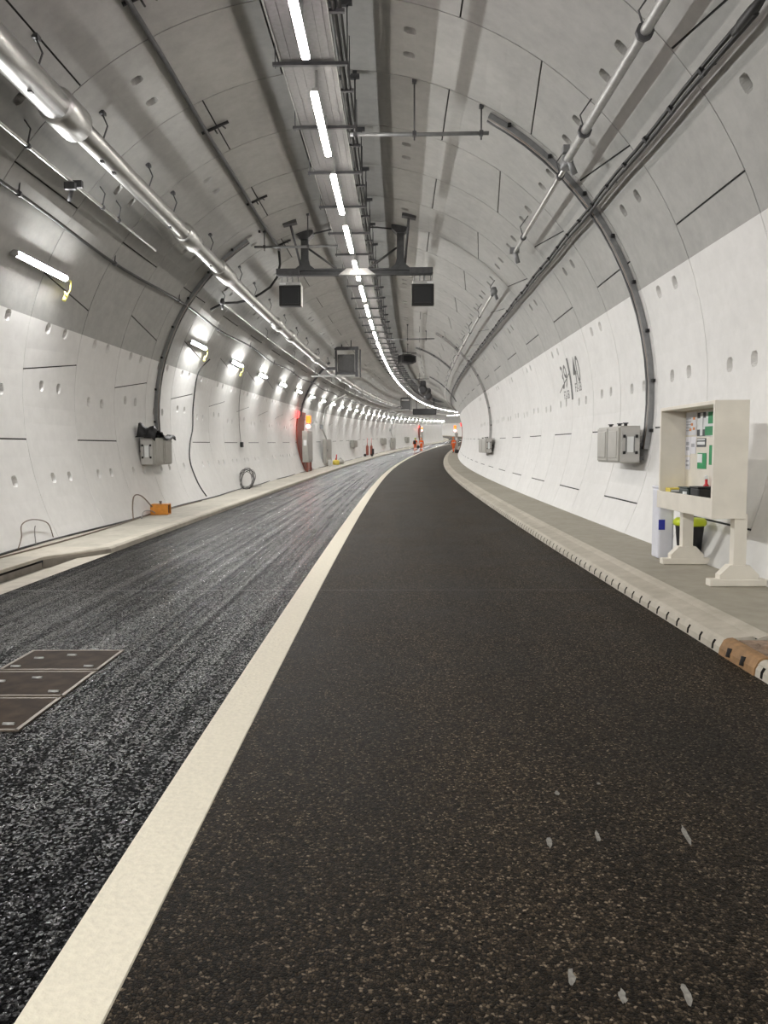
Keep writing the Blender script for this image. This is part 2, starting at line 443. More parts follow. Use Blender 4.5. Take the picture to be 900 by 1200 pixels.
# right walkway
RK0, RK1 = 5.16, 5.74                         # rust coloured kerb bay
mb = MB()
strip(5.66, 318, 1.0, [(3.76, 0.135), (3.80, 0.150), (3.86, 0.165), (4.92, HR)], [1, 1, 0], mb)
strip(-28, RK0 - .1, 1.0, [(3.76, 0.135), (3.80, 0.150), (3.86, 0.165), (4.92, HR)], [1, 1, 0], mb)
strip(RK0 - .1, 5.66, .3, [(3.56, 0.09), (4.42, 0.09), (4.42, HR), (4.92, HR)], [0, 1, 0], mb)
strip(RK0 - .12, RK1 + .02, .3, [(3.52, 0.085), (3.80, 0.088)], [0], mb)
mb.add([P(5.66, 3.56, .08), P(5.66, 4.43, .08), P(5.66, 4.43, HR), P(5.66, 3.86, .165), P(5.66, 3.76, .135), P(5.66, 3.56, .115)], [(0, 1, 2, 3, 4, 5)], 1)
mb.add([P(RK1 + .001, 3.505, .0), P(RK1 + .001, 3.78, .0), P(RK1 + .001, 3.78, .136), P(RK1 + .001, 3.56, .115), P(RK1 + .001, 3.535, .10)], [(0, 1, 2, 3, 4)], 1)
mb.add([P(RK0 - .001, 3.505, .0), P(RK0 - .001, 3.78, .0), P(RK0 - .001, 3.78, .136), P(RK0 - .001, 3.56, .115), P(RK0 - .001, 3.535, .10)], [(0, 1, 2, 3, 4)], 1)
mb.build('trim_1', ['walkway_concrete', 'kerb_concrete'])
tag(bpy.data.objects['trim_1'], 'grey concrete walkway along the right wall', 'walkway', kind='structure')
mb = MB()
def kerb_slots(sa, sb, mb, pitch=0.25, slots=True):
    prof = [(3.50, -0.01), (3.506, 0.05), (3.535, 0.10), (3.56, 0.115), (3.76, 0.135)]
    if not slots: strip(sa, sb, 1.0, prof, None, mb); return
    s = sa
    while s < sb - 0.01:
        e = min(s + pitch, sb)
        a = s + pitch * .42; b = s + pitch * .56
        strip(s, a, pitch, prof, None, mb)
        if b < e:
            strip(b, e, pitch, prof, None, mb)
            # the slot: cut back into the stone
            sp = [(3.50, -0.01), (3.502, 0.008), (3.60, 0.008), (3.60, 0.082), (3.524, 0.082), (3.535, 0.10), (3.56, 0.115), (3.76, 0.135)]
            strip(a, b, pitch, sp, [0, 1, 1, 1, 0, 0, 0], mb)
            for q in (a, b):
                mb.add([P(q, 3.502, 0.008), P(q, 3.60, 0.008), P(q, 3.60, 0.082), P(q, 3.524, 0.082), P(q, 3.506, 0.05)], [(0, 1, 2, 3, 4)], 1)
        s = e
kerb_slots(RK1 + .0, 46, mb); kerb_slots(46, 318, mb, slots=False); kerb_slots(4.2, RK0, mb); kerb_slots(-28, 4.2, mb, slots=False)
# kerb block of the rust bay gets its own object
mb.build('trim_2', ['kerb_concrete', 'slot_dark'])
tag(bpy.data.objects['trim_2'], 'pale slotted drainage kerb along the right of the road', 'kerb', kind='structure')
# left walkway with set-back kerb
mb = MB()
strip(11.45, 318, 1.0, [(-3.39, -0.01), (-3.40, HL - .03), (-3.43, HL), (-3.62, HL), (-4.92, HL)], [1, 1, 1, 0], mb)
strip(-28, 10.45, 1.0, [(-4.0, -0.09), (-4.0, 0.015), (-4.05, 0.018), (-4.05, 0.045), (-3.98, 0.048), (-3.985, HL - .01), (-4.02, HL), (-4.92, HL)], [2, 3, 3, 3, 1, 1, 0], mb)
q = [(-3.39, -0.01), (-3.40, HL - .03), (-3.43, HL), (-3.62, HL), (-4.92, HL)]; q2 = [(-4.0, -0.09), (-3.985, 0.05), (-3.985, HL - .01), (-4.02, HL), (-4.92, HL)]
mb.add([P(11.45, *a) for a in q] + [P(10.45, *a) for a in q2], [(0, 1, 6, 5), (1, 2, 7, 6), (2, 3, 8, 7), (3, 4, 9, 8)], 1)
mb.m[-4] = 2
strip(-28, 11.6, 1.0, [(-4.05, -0.075), (-3.72, -0.07), (-3.70, 0.004), (-3.38, 0.004)], [2, 2, 1], mb)
mb.build('trim_3', ['left_walkway_concrete', 'kerb_concrete', 'recess_face', 'slot_dark'])
tag(bpy.data.objects['trim_3'], 'pale concrete walkway along the left wall with set-back kerb', 'walkway', kind='structure')

# rust kerb unit and board at the right edge
t, p = worldthing('drainage_kerb_unit', (RK0 + RK1) / 2, 3.5, 0, 'rust-coloured kerb unit with two black slots at the right road edge', 'kerb unit')
b = MB(); prof = [(3.492, -0.01), (3.50, 0.05), (3.532, 0.112), (3.56, 0.125), (3.60, 0.13), (3.60, -0.01)]
strip(RK0 + .01, RK1 - .01, .6, prof, None, b, close=True); wpart(b, 'kerb_body', 'rust_kerb', t, p)
for q in (RK0 + .18, RK0 + .40):
    b = MB(); b.tube([P(q, 3.494, 0.02), P(q + .01, 3.515, 0.085)], 0.022, 6); wpart(b, 'slot', 'slot_dark', t, p, 'black slot')
t, p = worldthing('cover_board', 5.4, 4.0, 0.1, 'weathered brown board laid in the walkway gap behind the rust kerb', 'board')
b = MB(); b.box((0, 0, 0), (0.80, 0.54, 0.025), mat=M(5.37, 4.01, 0.118)); wpart(b, 'panel', 'brown_board', t, p)
b = MB(); b.box((0, 0, 0), (0.7, 0.08, 0.025), mat=M(5.42, 4.01, 0.142)); wpart(b, 'batten', 'brown_board', t, p)

# ------------------------------------------------------------------ manhole covers
for i, (a, b_) in enumerate(((5.32, 5.86), (4.745, 5.29), (4.15, 4.715))):
    nm = ['with damp dark patch, farthest of three in the left lane', 'middle of three in the left lane', 'nearest of three in the left lane'][i]
    t, p = worldthing('access_cover', (a + b_) / 2, -1.545, 0, 'brown steel access cover ' + nm, 'manhole cover', 'steel covers let into the left lane')
    w = MB(); w.box((0, 0, 0), (0.68, b_ - a - .05, 0.014), mat=M((a + b_) / 2, -1.545, 0.003), bev=.003); wpart(w, 'plate', 'cover_plate', t, p)
    w = MB(); mm = M((a + b_) / 2, -1.545, 0.002); L = b_ - a
    for c, d in (((0.355, 0, 0), (0.025, L, 0.016)), ((-0.355, 0, 0), (0.025, L, 0.016)), ((0, L / 2 - .011, 0), (0.71, 0.018, 0.016)), ((0, -L / 2 + .011, 0), (0.71, 0.018, 0.016))): w.box(c, d, mat=mm)
    wpart(w, 'frame', 'cover_frame', t, p)
    for x, y in ((0.02, .1), (-.2, .02), (.27, -.2), (-.27, -.2)):
        w = MB(); w.tube([mm @ Vector((x - .035, y, .01)), mm @ Vector((x + .035, y, .01))], 0.011, 6); wpart(w, 'keyhole', 'galvanised', t, p)

# ------------------------------------------------------------------ overhead tray and luminaires
t, p = worldthing('cable_tray', 10, -0.14, 6.78, 'wide metal cable tray hung along the crown of the vault above the lights', 'cable tray')
TA, TB = -28.0, 310.0
b = MB(); strip(TA, TB, 1.0, [(-0.50, 6.775), (-0.50, 6.785), (0.22, 6.785), (0.22, 6.775)], None, b, close=True)
for l in (-.40, -.27, .02, .13): strip(TA, TB, 1.0, [(l, 6.775), (l, 6.768), (l + .03, 6.768), (l + .03, 6.775)], None, b)
wpart(b, 'tray_base', 'tray_metal', t, p)
for l in (-0.515, 0.22):
    b = MB(); strip(TA, TB, 1.0, [(l, 6.76), (l + .012, 6.76), (l + .012, 6.85), (l, 6.85)], None, b, close=True); wpart(b, 'side_rail', 'galvanised', t, p)
for l, r in ((.29, .036), (.36, .028)):
    b = MB(); b.tube([P(s, l, 6.83 + .012 * math.sin(s * 1.7 + l * 30)) for s in srange(TA, 150, 1.0)], r, 6); wpart(b, 'cable', 'black_rubber', t, p, 'black cable beside the tray')
k = 0
for s in [(-3.5 + 2 * i) for i in range(68)]:
    b = MB(); q = s
    b.box((0, 0, 0), (1.02, 0.07, 0.05), mat=M(q, -0.11, 7.50))
    b.box((0, 0, 0), (1.02, 0.05, 0.045), mat=M(q, -0.11, 6.735))
    for l in (-0.585, 0.385):
        b.tube([P(q, l, 6.68), P(q, l, 7.52)], 0.009, 5)
        b.box((0, 0, 0), (0.14, 0.09, 0.05), mat=M(q, l, 7.515))
    wpart(b, 'hanger', 'dark_steel', t, p)
    if 5 < s < 115:
        b = MB(); b.box((0, 0, 0), (0.22, 0.05, 0.04), mat=M(q + .9, 0.31, 6.80)); b.tube([P(q + .9, .36, 6.80), P(q + .9, .36, 7.56)], 0.008, 5); wpart(b, 'side_bracket', 'dark_steel', t, p)

def make_light(s0, em, label, group):
    s1 = s0 + 2.1; sm = (s0 + s1) / 2
    t, p = worldthing('strip_luminaire', sm, -0.06, 6.3, label, 'light', group)
    n = 4
    b = MB()
    strip(s0, s1, .7, [(-.106, 6.345), (-.110, 6.312), (-.098, 6.295), (-.022, 6.295), (-.010, 6.312), (-.014, 6.345)], None, b, close=True); wpart(b, 'diffuser', em, t, p)
    b = MB(); strip(s0 - .02, s1 + .02, .7, [(-.104, 6.346), (-.104, 6.352), (-.085, 6.385), (-.035, 6.385), (-.016, 6.352), (-.016, 6.346)], None, b, close=True); wpart(b, 'housing', 'galvanised', t, p)
    for q in (s0 + .35, s1 - .35):
        b = MB(); b.box((0, 0, 0), (.03, .04, .42), mat=M(q, -.06, 6.575)); wpart(b, 'bracket', 'galvanised', t, p)
for i in range(-12, 100):
    s0 = 10.43 + 3.04 * i
    if i < -1: lab = 'strip luminaire overhead, behind the viewpoint in the ceiling row'; g = 'overhead luminaires behind the viewpoint'
    elif i < 8: lab = 'glowing strip luminaire, %s from the top of the frame in the overhead row' % ORD[i + 1]; g = 'overhead strip luminaires'
    elif i < 40: lab = 'small distant luminaire in the overhead row past the display beam'; g = 'distant overhead luminaires'
    else: lab = 'tiny luminaire at the far bend of the overhead row'; g = 'overhead luminaires at the bend'
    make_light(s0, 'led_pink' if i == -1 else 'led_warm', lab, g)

# ------------------------------------------------------------------ lamps on the left wall
def make_lamp(sc, label, group, plug):
    L = 1.5 if sc > 15 else 1.65; ph = -65.4; r = 5.14
    t = empty('tube_lamp', Matrix.Translation(W(sc, ph, R_)), label, 'lamp', group); p = W(sc, ph, R_)
    b = MB(); ss = (sc - L / 2, sc, sc + L / 2); k = 9; A_ = .5 if sc < 16 else (.9 if sc < 24 else 1.35); Q_ = .043 / math.sin(A_)
    for s in ss:
        for j in range(k):
            a = -A_ + 2 * A_ * j / (k - 1); b.v.append(W(s, ph + math.degrees(Q_ * math.sin(a) / r), r - Q_ * (math.cos(a) - math.cos(A_))))
    for i in range(2):
        for j in range(k - 1): b.f.append([i * k + j, i * k + j + 1, (i + 1) * k + j + 1, (i + 1) * k + j]); b.m.append(0); b.sm.append(True)
    wpart(b, 'tube', 'tube_cool' if sc < 24 else 'tube_soft', t, p)
    b = MB()
    for s in ss:
        for dp, dr in ((-.047, 0), (.047, 0), (.04, .06), (-.04, .06)): b.v.append(W(s, ph + math.degrees(dp / r), r + .002 + dr))
    for i in range(2):
        for j in range(4): b.f.append([i * 4 + j, i * 4 + (j + 1) % 4, (i + 1) * 4 + (j + 1) % 4, (i + 1) * 4 + j]); b.m.append(0); b.sm.append(False)
    wpart(b, 'batten', 'white_label', t, p)
    for sg in (-1, 1):
        b = MB(); a = sc + sg * (L / 2 + .03)
        b.tube([W(a - .03 * sg, ph, r + .02), W(a + .03 * sg, ph, r + .02)], 0.048, 10); wpart(b, 'end_cap', 'galvanised', t, p)
        b = MB(); b.tube([W(sc + sg * (L / 2 + .03), ph, r + .05), W(sc + sg * (L / 2 + .03), ph - .6, R_ + .01)], 0.014, 6); wpart(b, 'wall_clip', 'galvanised', t, p)
    if plug:
        b = MB(); e = sc + L / 2 + .05
        pts = [W(e, ph, r), W(e + .08, ph, r - .02), W(e + .14, ph - 1.6, r - .04), W(e + .05, ph - 3.2, r - .05), W(e - .02, ph - 2.4, r - .04)]
        b.tube(pts, 0.016, 6); b.tube([W(e + .1, ph - 2.6, r - .03), W(e + .04, ph - 4.0, r - .04)], .035, 7); wpart(b, 'plug', 'yellow_plug', t, p, 'yellow plug and flex')
lamps = [-1.0, -6.0, -11.0, -16.0, -21.0, 12.2, 21.5, 26.4] + [31.0 + 4.85 * i for i in range(57)]
vis = 0
for sc in lamps:
    if sc < 9: lab = 'tube lamp on the left wall behind the viewpoint'; g = 'left wall lamps out of view'
    elif vis < 6:
        lab = ['large near tube lamp with yellow plug high on the left wall', 'tube lamp above the hanging cable loop on the left wall', 'tube lamp above the coil of wire on the left wall',
               'fourth tube lamp along the left wall', 'fifth tube lamp along the left wall', 'sixth tube lamp along the left wall, just before the red station'][vis]; g = 'tube lamps on the left wall'; vis += 1
    elif sc < 100: lab = 'small tube lamp on the left wall past the red station'; g = 'distant left wall lamps'
    else: lab = 'tiny tube lamp at the far left wall bend'; g = 'far left wall lamps'
    make_lamp(sc, lab, g, 9 < sc < 30)

# ------------------------------------------------------------------ left pipe and rails
def pathW(sa, sb, ph, r, st=2.0, wob=0, f=1.0, seed=0):
    return [W(s, ph + wob * math.sin(s * f + seed), r) for s in srange(sa, sb, st)]
t, p = worldthing('water_main', 8, -3.32, 5.98, 'thick shiny steel water main with stepped collars along the upper left wall', 'pipe')
PH, PR = -42.9, 4.78
b = MB(); b.tube(pathW(-14, 10.0, PH, PR), 0.19, 24); wpart(b, 'pipe', 'stainless', t, p)
b = MB(); b.tube(pathW(9.9, 170, PH, PR), 0.15, 20); wpart(b, 'pipe', 'stainless', t, p)
coll = [(9.65, 10.2), (15.2, 15.9), (18.1, 19.2)] + [(a, a + .7) for a in (26.2, 29.0, 36.5, 43, 49, 55, 61, 67, 73, 79, 85, 91)]
for a, c in coll:
    b = MB(); b.tube([W(a - .05, PH, PR), W(a, PH, PR), W(c, PH, PR), W(c + .05, PH, PR)], [.19 if a < 10 else .155, .235 if a < 10 else .205, .235 if a < 10 else .205, .155], 24); wpart(b, 'collar', 'stainless', t, p)
for s in [7.8, 9.2, 11.2, 13.2, 14.6, 17.4, 20.5, 22.5, 25, 28, 31, 34, 38, 42, 46, 50]:
    b = MB(); b.tube([W(s, PH + 1.2, PR + .14), W(s, PH + 3.5, PR + .25), W(s, PH + 4.2, R_ + .01)], .012, 6)
    b.box((0, 0, 0), (.07, .1, .05), mat=Matrix.Translation(W(s, PH + 4.2, R_ - .02))); wpart(b, 'hanger', 'dark_steel', t, p)
for s in [8.9, 11.0, 11.45, 14.2, 17.2, 22.0, 25.0]:
    b = MB(); b.box((0, 0, 0), (.05, .06, .03), mat=Matrix.Translation(W(s, PH - 1.2, PR - .16))); wpart(b, 'nozzle', 'dark_steel', t, p)

def rail(name, sa, sb, ph, r, rad, mat, label, cat, clamps, wob=0, f=1.0, hook=None, endcap=True):
    t = empty(name, Matrix.Translation(W(max(sa, 0), ph, r)), label, cat); p = W(max(sa, 0), ph, r)
    b = MB(); b.tube(pathW(sa, sb, ph, r, 1.0 if wob else 2.0, wob, f), rad, 10); wpart(b, 'tube', mat, t, p)
    for s in clamps:
        b = MB(); q = ph + wob * math.sin(s * f)
        b.tube([W(s - .03, q, r), W(s + .03, q, r)], rad * 1.6, 8)
        sg = 1 if ph < 0 else -1
        if R_ - r > rad * 2: b.tube([W(s, q, r), W(s, q + sg * 2.2, r + .1), W(s, q + sg * 2.6, R_ + .01)], 0.011, 6)
        wpart(b, 'clamp', 'dark_steel', t, p)
    return t, p
t, p = rail('pipe_run', -12, 15.3, -50.3, 5.0, .026, 'steel_rail', 'thin steel pipe on the near upper left wall under the water main', 'pipe', [7.5, 10.1, 12.6, 13.3])
b = MB()
for d in (0, .12): b.box((0, 0, 0), (.16, .07, .10), mat=M(11.5 + d, *[0, 0]) if False else Matrix.Translation(W(11.4 + d, -51 + d * 8, 4.96)))
b.tube([W(11.5, -50.3, 5.0), W(11.55, -53.2, 4.93)], .03, 7); wpart(b, 'valve', 'dark_steel', t, p)
t, p = rail('pipe_run', 20.9, 120, -50.1, 5.0, .024, 'steel_rail', 'thin steel pipe starting at a capped end past the left cable channel', 'pipe', [21.0, 27.5, 34, 41, 48, 55, 62, 69])
b = MB(); b.lathe([(.06, -.05), (.075, 0), (.04, .12)], 10, c=W(20.9, -50.1, 5.0)); b.tube([W(20.9, -50.1, 5.0), W(20.95, -51.8, 4.9)], .03, 7); wpart(b, 'end_valve', 'dark_steel', t, p)
rail('wall_cable', -12, 150, -57.4, 5.17, .028, 'black_rubber', 'long thick black cable sagging along the left wall above the lamps', 'cable', [7, 10.8, 14.5, 18.5, 22.6, 27, 32, 37, 43, 50], .5, .75)
# cable along the upper left vault
t = empty('vault_cable', Matrix.Translation(W(8, -26, R_)), 'dark cable running along the upper left vault on small brackets', 'cable'); p = W(8, -26, R_)
b = MB(); b.tube(pathW(-12, 21.0, -26, 5.15, 1.0, .12, 1.3) , .036, 8); wpart(b, 'cable', 'dark_steel', t, p)
b = MB(); b.tube([W(21.0, -26.2, 5.14), W(21.5, -28, 4.95), W(21.9, -31, 4.8), W(22, -35, 4.7), W(22, -39, 4.72), W(21.9, -43.5, 4.78), W(21.6, -47, 4.9), W(21.3, -50, 5.1), W(21.0, -54, 5.18)], .034, 8); wpart(b, 'cable_drop', 'black_rubber', t, p)
for s in (5.8, 9.55, 13.3, 17.1, 20.7):
    b = MB(); c = W(s, -24.6, R_ - .05)
    b.tube([W(s, -27, R_ - .05), W(s + .04, -21.5, R_ - .045)], .026, 6)
    b.tube([W(s + .02, -23, R_ - .05), W(s + .22, -22.6, R_ - .04)], .015, 5); b.tube([W(s + .02, -24.5, R_ - .05), W(s + .16, -24.4, R_ - .09)], .015, 5)
    wpart(b, 'bracket', 'black_plastic', t, p)

# ------------------------------------------------------------------ right rail, ladder cable
t, p = rail('pipe_run', -12, 11.45, 45.5, 4.88, .058, 'galvanised', 'long grey pipe on the near upper right vault', 'pipe', [4, 8.0, 10.4])
t, p = rail('pipe_run', 11.3, 16.55, 45.9, 4.88, .038, 'steel_rail', 'short thin pipe on the right vault crossing the curved cable channel', 'pipe', [12.0, 15.4])
b = MB(); b.tube([W(11.35, 45.5, 4.88), W(11.4, 48.2, 4.82)], .045, 8); b.lathe([(.09, -.08), (.1, 0), (.07, .1)], 10, c=W(11.45, 45.8, 4.86)); b.box((0, 0, 0), (.09, .12, .1), mat=Matrix.Translation(W(11.3, 44.2, 4.92)))
wpart(b, 'coupling', 'mid_steel', t, p)
b = MB(); b.tube([W(16.5, 45.9, 4.88), W(16.6, 48.4, 4.8)], .05, 8); b.box((0, 0, 0), (.2, .1, .12), mat=Matrix.Translation(W(16.55, 45.6, 4.9))); wpart(b, 'end_valve', 'mid_steel', t, p)
t, p = rail('pipe_run', 20.6, 110, 46.6, 4.92, .034, 'steel_rail', 'thin pipe starting at a valve on the distant right vault', 'pipe', [21, 24.5, 28, 31.5, 35, 38.5, 42, 46, 50, 54])
b = MB(); b.lathe([(.08, -.1), (.1, 0), (.06, .1)], 10, c=W(20.6, 46.4, 4.92)); b.tube([W(20.6, 46.6, 4.9), W(20.65, 49, 4.85)], .045, 8); wpart(b, 'end_valve', 'mid_steel', t, p)

t = empty('cable_bundle', Matrix.Translation(W(8, 53.4, 5.08)), 'black bundled cables on clips along the right vault above the white paint', 'cable'); p = W(8, 53.4, 5.08)
for q, rr, ra in ((53.05, 5.09, .024), (53.75, 5.07, .026)):
    b = MB(); b.tube([W(s, q + .12 * math.sin(s * 2.1 + q * 9), rr) for s in srange(6.9, 120, .8)], ra, 7); wpart(b, 'cable', 'black_rubber', t, p)
b = MB(); b.tube([W(7.1, 53.4, 5.08), W(6.8, 53.2, 5.08), W(6.4, 53.7, 5.08), W(5.6, 53.1, 5.08), W(4, 53.4, 5.08), W(-3, 53.4, 5.08)], .018, 7); wpart(b, 'flex', 'yellow_cloth', t, p, 'thin pale yellow flex at the near end')
b = MB(); b.tube([W(6.7, 53.3, 5.08), W(6.95, 53.4, 5.08), W(7.15, 53.4, 5.08), W(7.3, 53.4, 5.08)], [.03, .055, .055, .03], 8); wpart(b, 'sleeve', 'black_rubber', t, p)
for i in range(60):
    s = 8.0 + .85 * i + (.0 if i < 30 else .3 * (i - 30))
    b = MB(); b.box((0, 0, 0), (.045, .05, .10), mat=Matrix.Translation(W(s, 53.4, 5.07)) @ Matrix.Rotation(math.radians(-37), 4, 'Y'))
    if i % 2 == 0: b.tube([W(s, 53.4, 5.07), W(s, 53.6, R_ + .01)], .010, 5)
    wpart(b, 'clip', 'black_plastic', t, p)

# ------------------------------------------------------------------ curved cable channels (around the lining)
def channel(s, pa, pb, wid, label, flex=True, depth=.09, mat='galvanised'):
    t = empty('cable_channel', Matrix.Translation(W(s, pb, R_)), label, 'cable channel'); p = W(s, pb, R_)
    b = MB(); n = max(6, int(abs(pb - pa) / 4)); w = wid / 2
    sec = [(-w, R_ - .005), (-w, R_ - depth), (-w + .015, R_ - depth), (-w + .015, R_ - .03), (w - .015, R_ - .03), (w - .015, R_ - depth), (w, R_ - depth), (w, R_ - .005)]
    for i in range(n + 1):
        ph = pa + (pb - pa) * i / n
        for ds, r in sec: b.v.append(W(s + ds, ph, r))
    k = len(sec)
    for i in range(n):
        for j in range(k): b.f.append([i * k + j, i * k + (j + 1) % k, (i + 1) * k + (j + 1) % k, (i + 1) * k + j]); b.m.append(0); b.sm.append(False)
    b.f.append(list(range(k))); b.m.append(0); b.sm.append(False); b.f.append([n * k + j for j in range(k)][::-1]); b.m.append(0); b.sm.append(False)
    wpart(b, 'channel', mat, t, p)
    for ds, rad, m_ in ((-w * .45, .027, 'brown_cable'), (0.0, .024, 'grey_cable'), (w * .5, .027, 'black_rubber')):
        b = MB(); b.tube([W(s + ds, pa + (pb - pa) * i / n, R_ - .062 - .006 * math.sin(i * 1.7 + ds * 40)) for i in range(n + 1)], rad, 6); wpart(b, 'cable', m_, t, p)
    ph = pa + 4
    while ph * (1 if pb > pa else -1) < pb * (1 if pb > pa else -1):
        b = MB(); b.box((0, 0, 0), (.05, .06, .05), mat=Matrix.Translation(W(s - w - .03, ph, R_ - .03))); wpart(b, 'clip', 'black_plastic', t, p)
        ph += 9 if pb > pa else -9
    return t, p
channel(12.66, 28.5, 99, .18, 'curved cable channel ending at the near right cabinet, crossing the white paint', mat='mid_steel')
channel(19.2, -32, -94, .18, 'curved cable channel coming down to the near left cabinet', mat='mid_steel')
channel(36.0, 30, 104, .2, 'curved cable channel reaching the small distant right cabinet')
channel(45.0, 18, 46, .2, 'short curved channel on the right vault below the dark box', mat='mid_steel')
channel(63.0, 26, 60, .2, 'farthest curved channel visible on the right vault', mat='mid_steel')
channel(43.6, -40, -80, .2, 'curved channel coming down to the red station', mat='dark_steel')
def conduit(name, s, la, lb, h, label, drops):
    t, p = worldthing(name, s, la, h, label, 'conduit')
    b = MB(); b.tube([P(s, la, h), P(s, (la + lb) / 2, h - .01), P(s, lb, h)], .032, 8); wpart(b, 'tube', 'mid_steel', t, p)
    for l in drops:
        hh = ZC + math.sqrt(R_ ** 2 - (l - CX) ** 2)
        b = MB(); b.tube([P(s, l, h - .1), P(s, l, hh + .01)], .014, 6); b.box((0, 0, 0), (.07, .07, .05), mat=M(s, l, hh - .02)); b.box((0, 0, 0), (.06, .08, .07), mat=M(s, l, h)); wpart(b, 'drop_rod', 'dark_steel', t, p)
conduit('cross_conduit', 12.5, 0.3, 2.52, 6.62, 'horizontal conduit from the overhead tray to the right cable channel', (.38, 1.33, 2.40))
conduit('cross_conduit', 19.3, -2.56, -0.45, 6.65, 'horizontal conduit from the overhead tray to the left cable channel', (-2.3, -1.2))
conduit('cross_conduit', 37.0, 0.3, 2.6, 6.75, 'far horizontal conduit leading to the distant right channel', (1.3, 2.2))
conduit('cross_conduit', 44.5, 0.3, 1.7, 6.95, 'horizontal conduit beside the dark overhead box', (1.2,))
conduit('cross_conduit', 63.5, 0.3, 2.3, 6.9, 'farthest horizontal conduit off the overhead tray', (1.5,))

# ------------------------------------------------------------------ gantry with two displays
GS = 20.7
t, p = worldthing('sign_gantry', GS, -.15, 6.3, 'dark steel beam on two posts hung from the vault across the lights', 'gantry')
b = MB(); b.box((0, 0, 0), (4.15, .16, .05), mat=M(GS, -.12, 6.38)); b.box((0, 0, 0), (4.15, .03, .13), mat=M(GS, -.12, 6.31)); b.box((0, 0, 0), (4.15, .16, .03), mat=M(GS, -.12, 6.245)); wpart(b, 'beam', 'gantry_steel', t, p)
for l in (-1.92, 1.68):
    b = MB(); b.box((0, 0, 0), (.62, .24, .16), mat=M(GS, l, 6.33), bev=.01); wpart(b, 'end_plate', 'dark_steel', t, p)
b = MB(); b.prism([(-.5, -.05), (.5, -.05), (.28, .12), (-.28, .12)], -.1, .1, mat=M(GS, -.05, 6.28)); wpart(b, 'splice', 'galvanised', t, p, 'bright galvanised splice at mid beam')
for l, hh in ((-1.46, 7.34), (1.12, 7.47)):
    b = MB(); mm = M(GS, l, 6.36)
    H_ = hh - 6.36
    b.prism([(-.32, 0), (.32, 0), (.14, .14), (.10, .3), (.095, H_ - .05), (-.095, H_ - .05), (-.10, .3), (-.14, .14)], -.09, .09, mat=mm); wpart(b, 'post', 'gantry_steel', t, p)
    b = MB(); b.prism([(-.1, H_ - .16), (.1, H_ - .16), (.24, H_ - .03), (.24, H_ + .06), (-.24, H_ + .06), (-.24, H_ - .03)], -.15, .15, mat=mm); wpart(b, 'head_plate', 'dark_steel', t, p)
    sg = 1 if l > 0 else -1
    top = P(19.5, l + sg * .22, ZC + math.sqrt(R_ ** 2 - (l + sg * .22 - CX) ** 2))
    b = MB(); b.tube([P(GS, l + sg * .12, 6.5), top], .032, 7); b.box((0, 0, 0), (.36, .22, .08), mat=Matrix.Translation(top - Vector((0, 0, .03))) @ Matrix.Rotation(sg * math.radians(12), 4, 'Y')); wpart(b, 'raking_brace', 'dark_steel', t, p)
    b = MB(); b.tube([P(GS, l - sg * .1, 6.95), P(GS, l - sg * .85, 6.42)], .03, 7); wpart(b, 'knee_brace', 'gantry_steel', t, p)
b = MB(); b.tube([P(GS, -1.4, 7.3), P(GS, -.7, 7.46), P(GS, -.1, 7.5), P(GS, .5, 7.49), P(GS, 1.1, 7.42)], .022, 6); wpart(b, 'arched_conduit', 'dark_steel', t, p)
for l, nm in ((-1.86, 'left'), (1.715, 'right')):
    mm = M(GS, l, 5.42)
    t = empty('lane_signal', mm, 'black square lane signal hung under the %s end of the overhead beam' % nm, 'signal', 'lane signals under the beam')
    b = MB(); b.box((0, 0, .27), (.60, .22, .54), bev=.012); b.build('case', 'bezel_black', t)
    b = MB(); b.box((0, -.118, .27), (.45, .012, .42)); b.build('screen', 'screen_black', t)
    b = MB(); b.box((0, -.01, .59), (.56, .2, .085), bev=.01); b.build('top_box', 'galvanised', t)
    b = MB(); b.box((.30 if l < 0 else .31, 0, .28), (.02, .24, .56)); b.build('side_plate', 'cabinet_light', t)
    b = MB(); b.box((-.2 if l < 0 else .2, -.11, .59), (.17, .012, .05)); b.build('sticker', 'white_label', t)
    for x in (-.24, -.08, .06, .22):
        b = MB(); b.tube([(x, 0, .62), (x * .95, 0, .84)], .016 if abs(x) < .1 else .012, 6); b.build('hanger_rod', 'mid_steel', t)
# dark box beyond
mm = M(49, 1.05, 6.75, .45)
t = empty('overhead_box', mm, 'dark angular box hung from the right of the crown beyond the beam', 'box')
b = MB(); b.prism([(-.5, .05), (.25, -.02), (.5, .12), (.5, .5), (.05, .62), (-.5, .55)], -.3, .3); b.build('case', 'dark_steel', t)
b = MB(); b.prism([(-.4, .14), (.2, .08), (.4, .2), (.4, .44), (.03, .53), (-.4, .47)], -.315, -.29); b.build('front_panel', 'screen_black', t)
for x in (-.3, .3):
    b = MB(); b.tube([(x, 0, .5), (x, 0, .82)], .02, 6); b.build('hanger_rod', 'dark_steel', t)

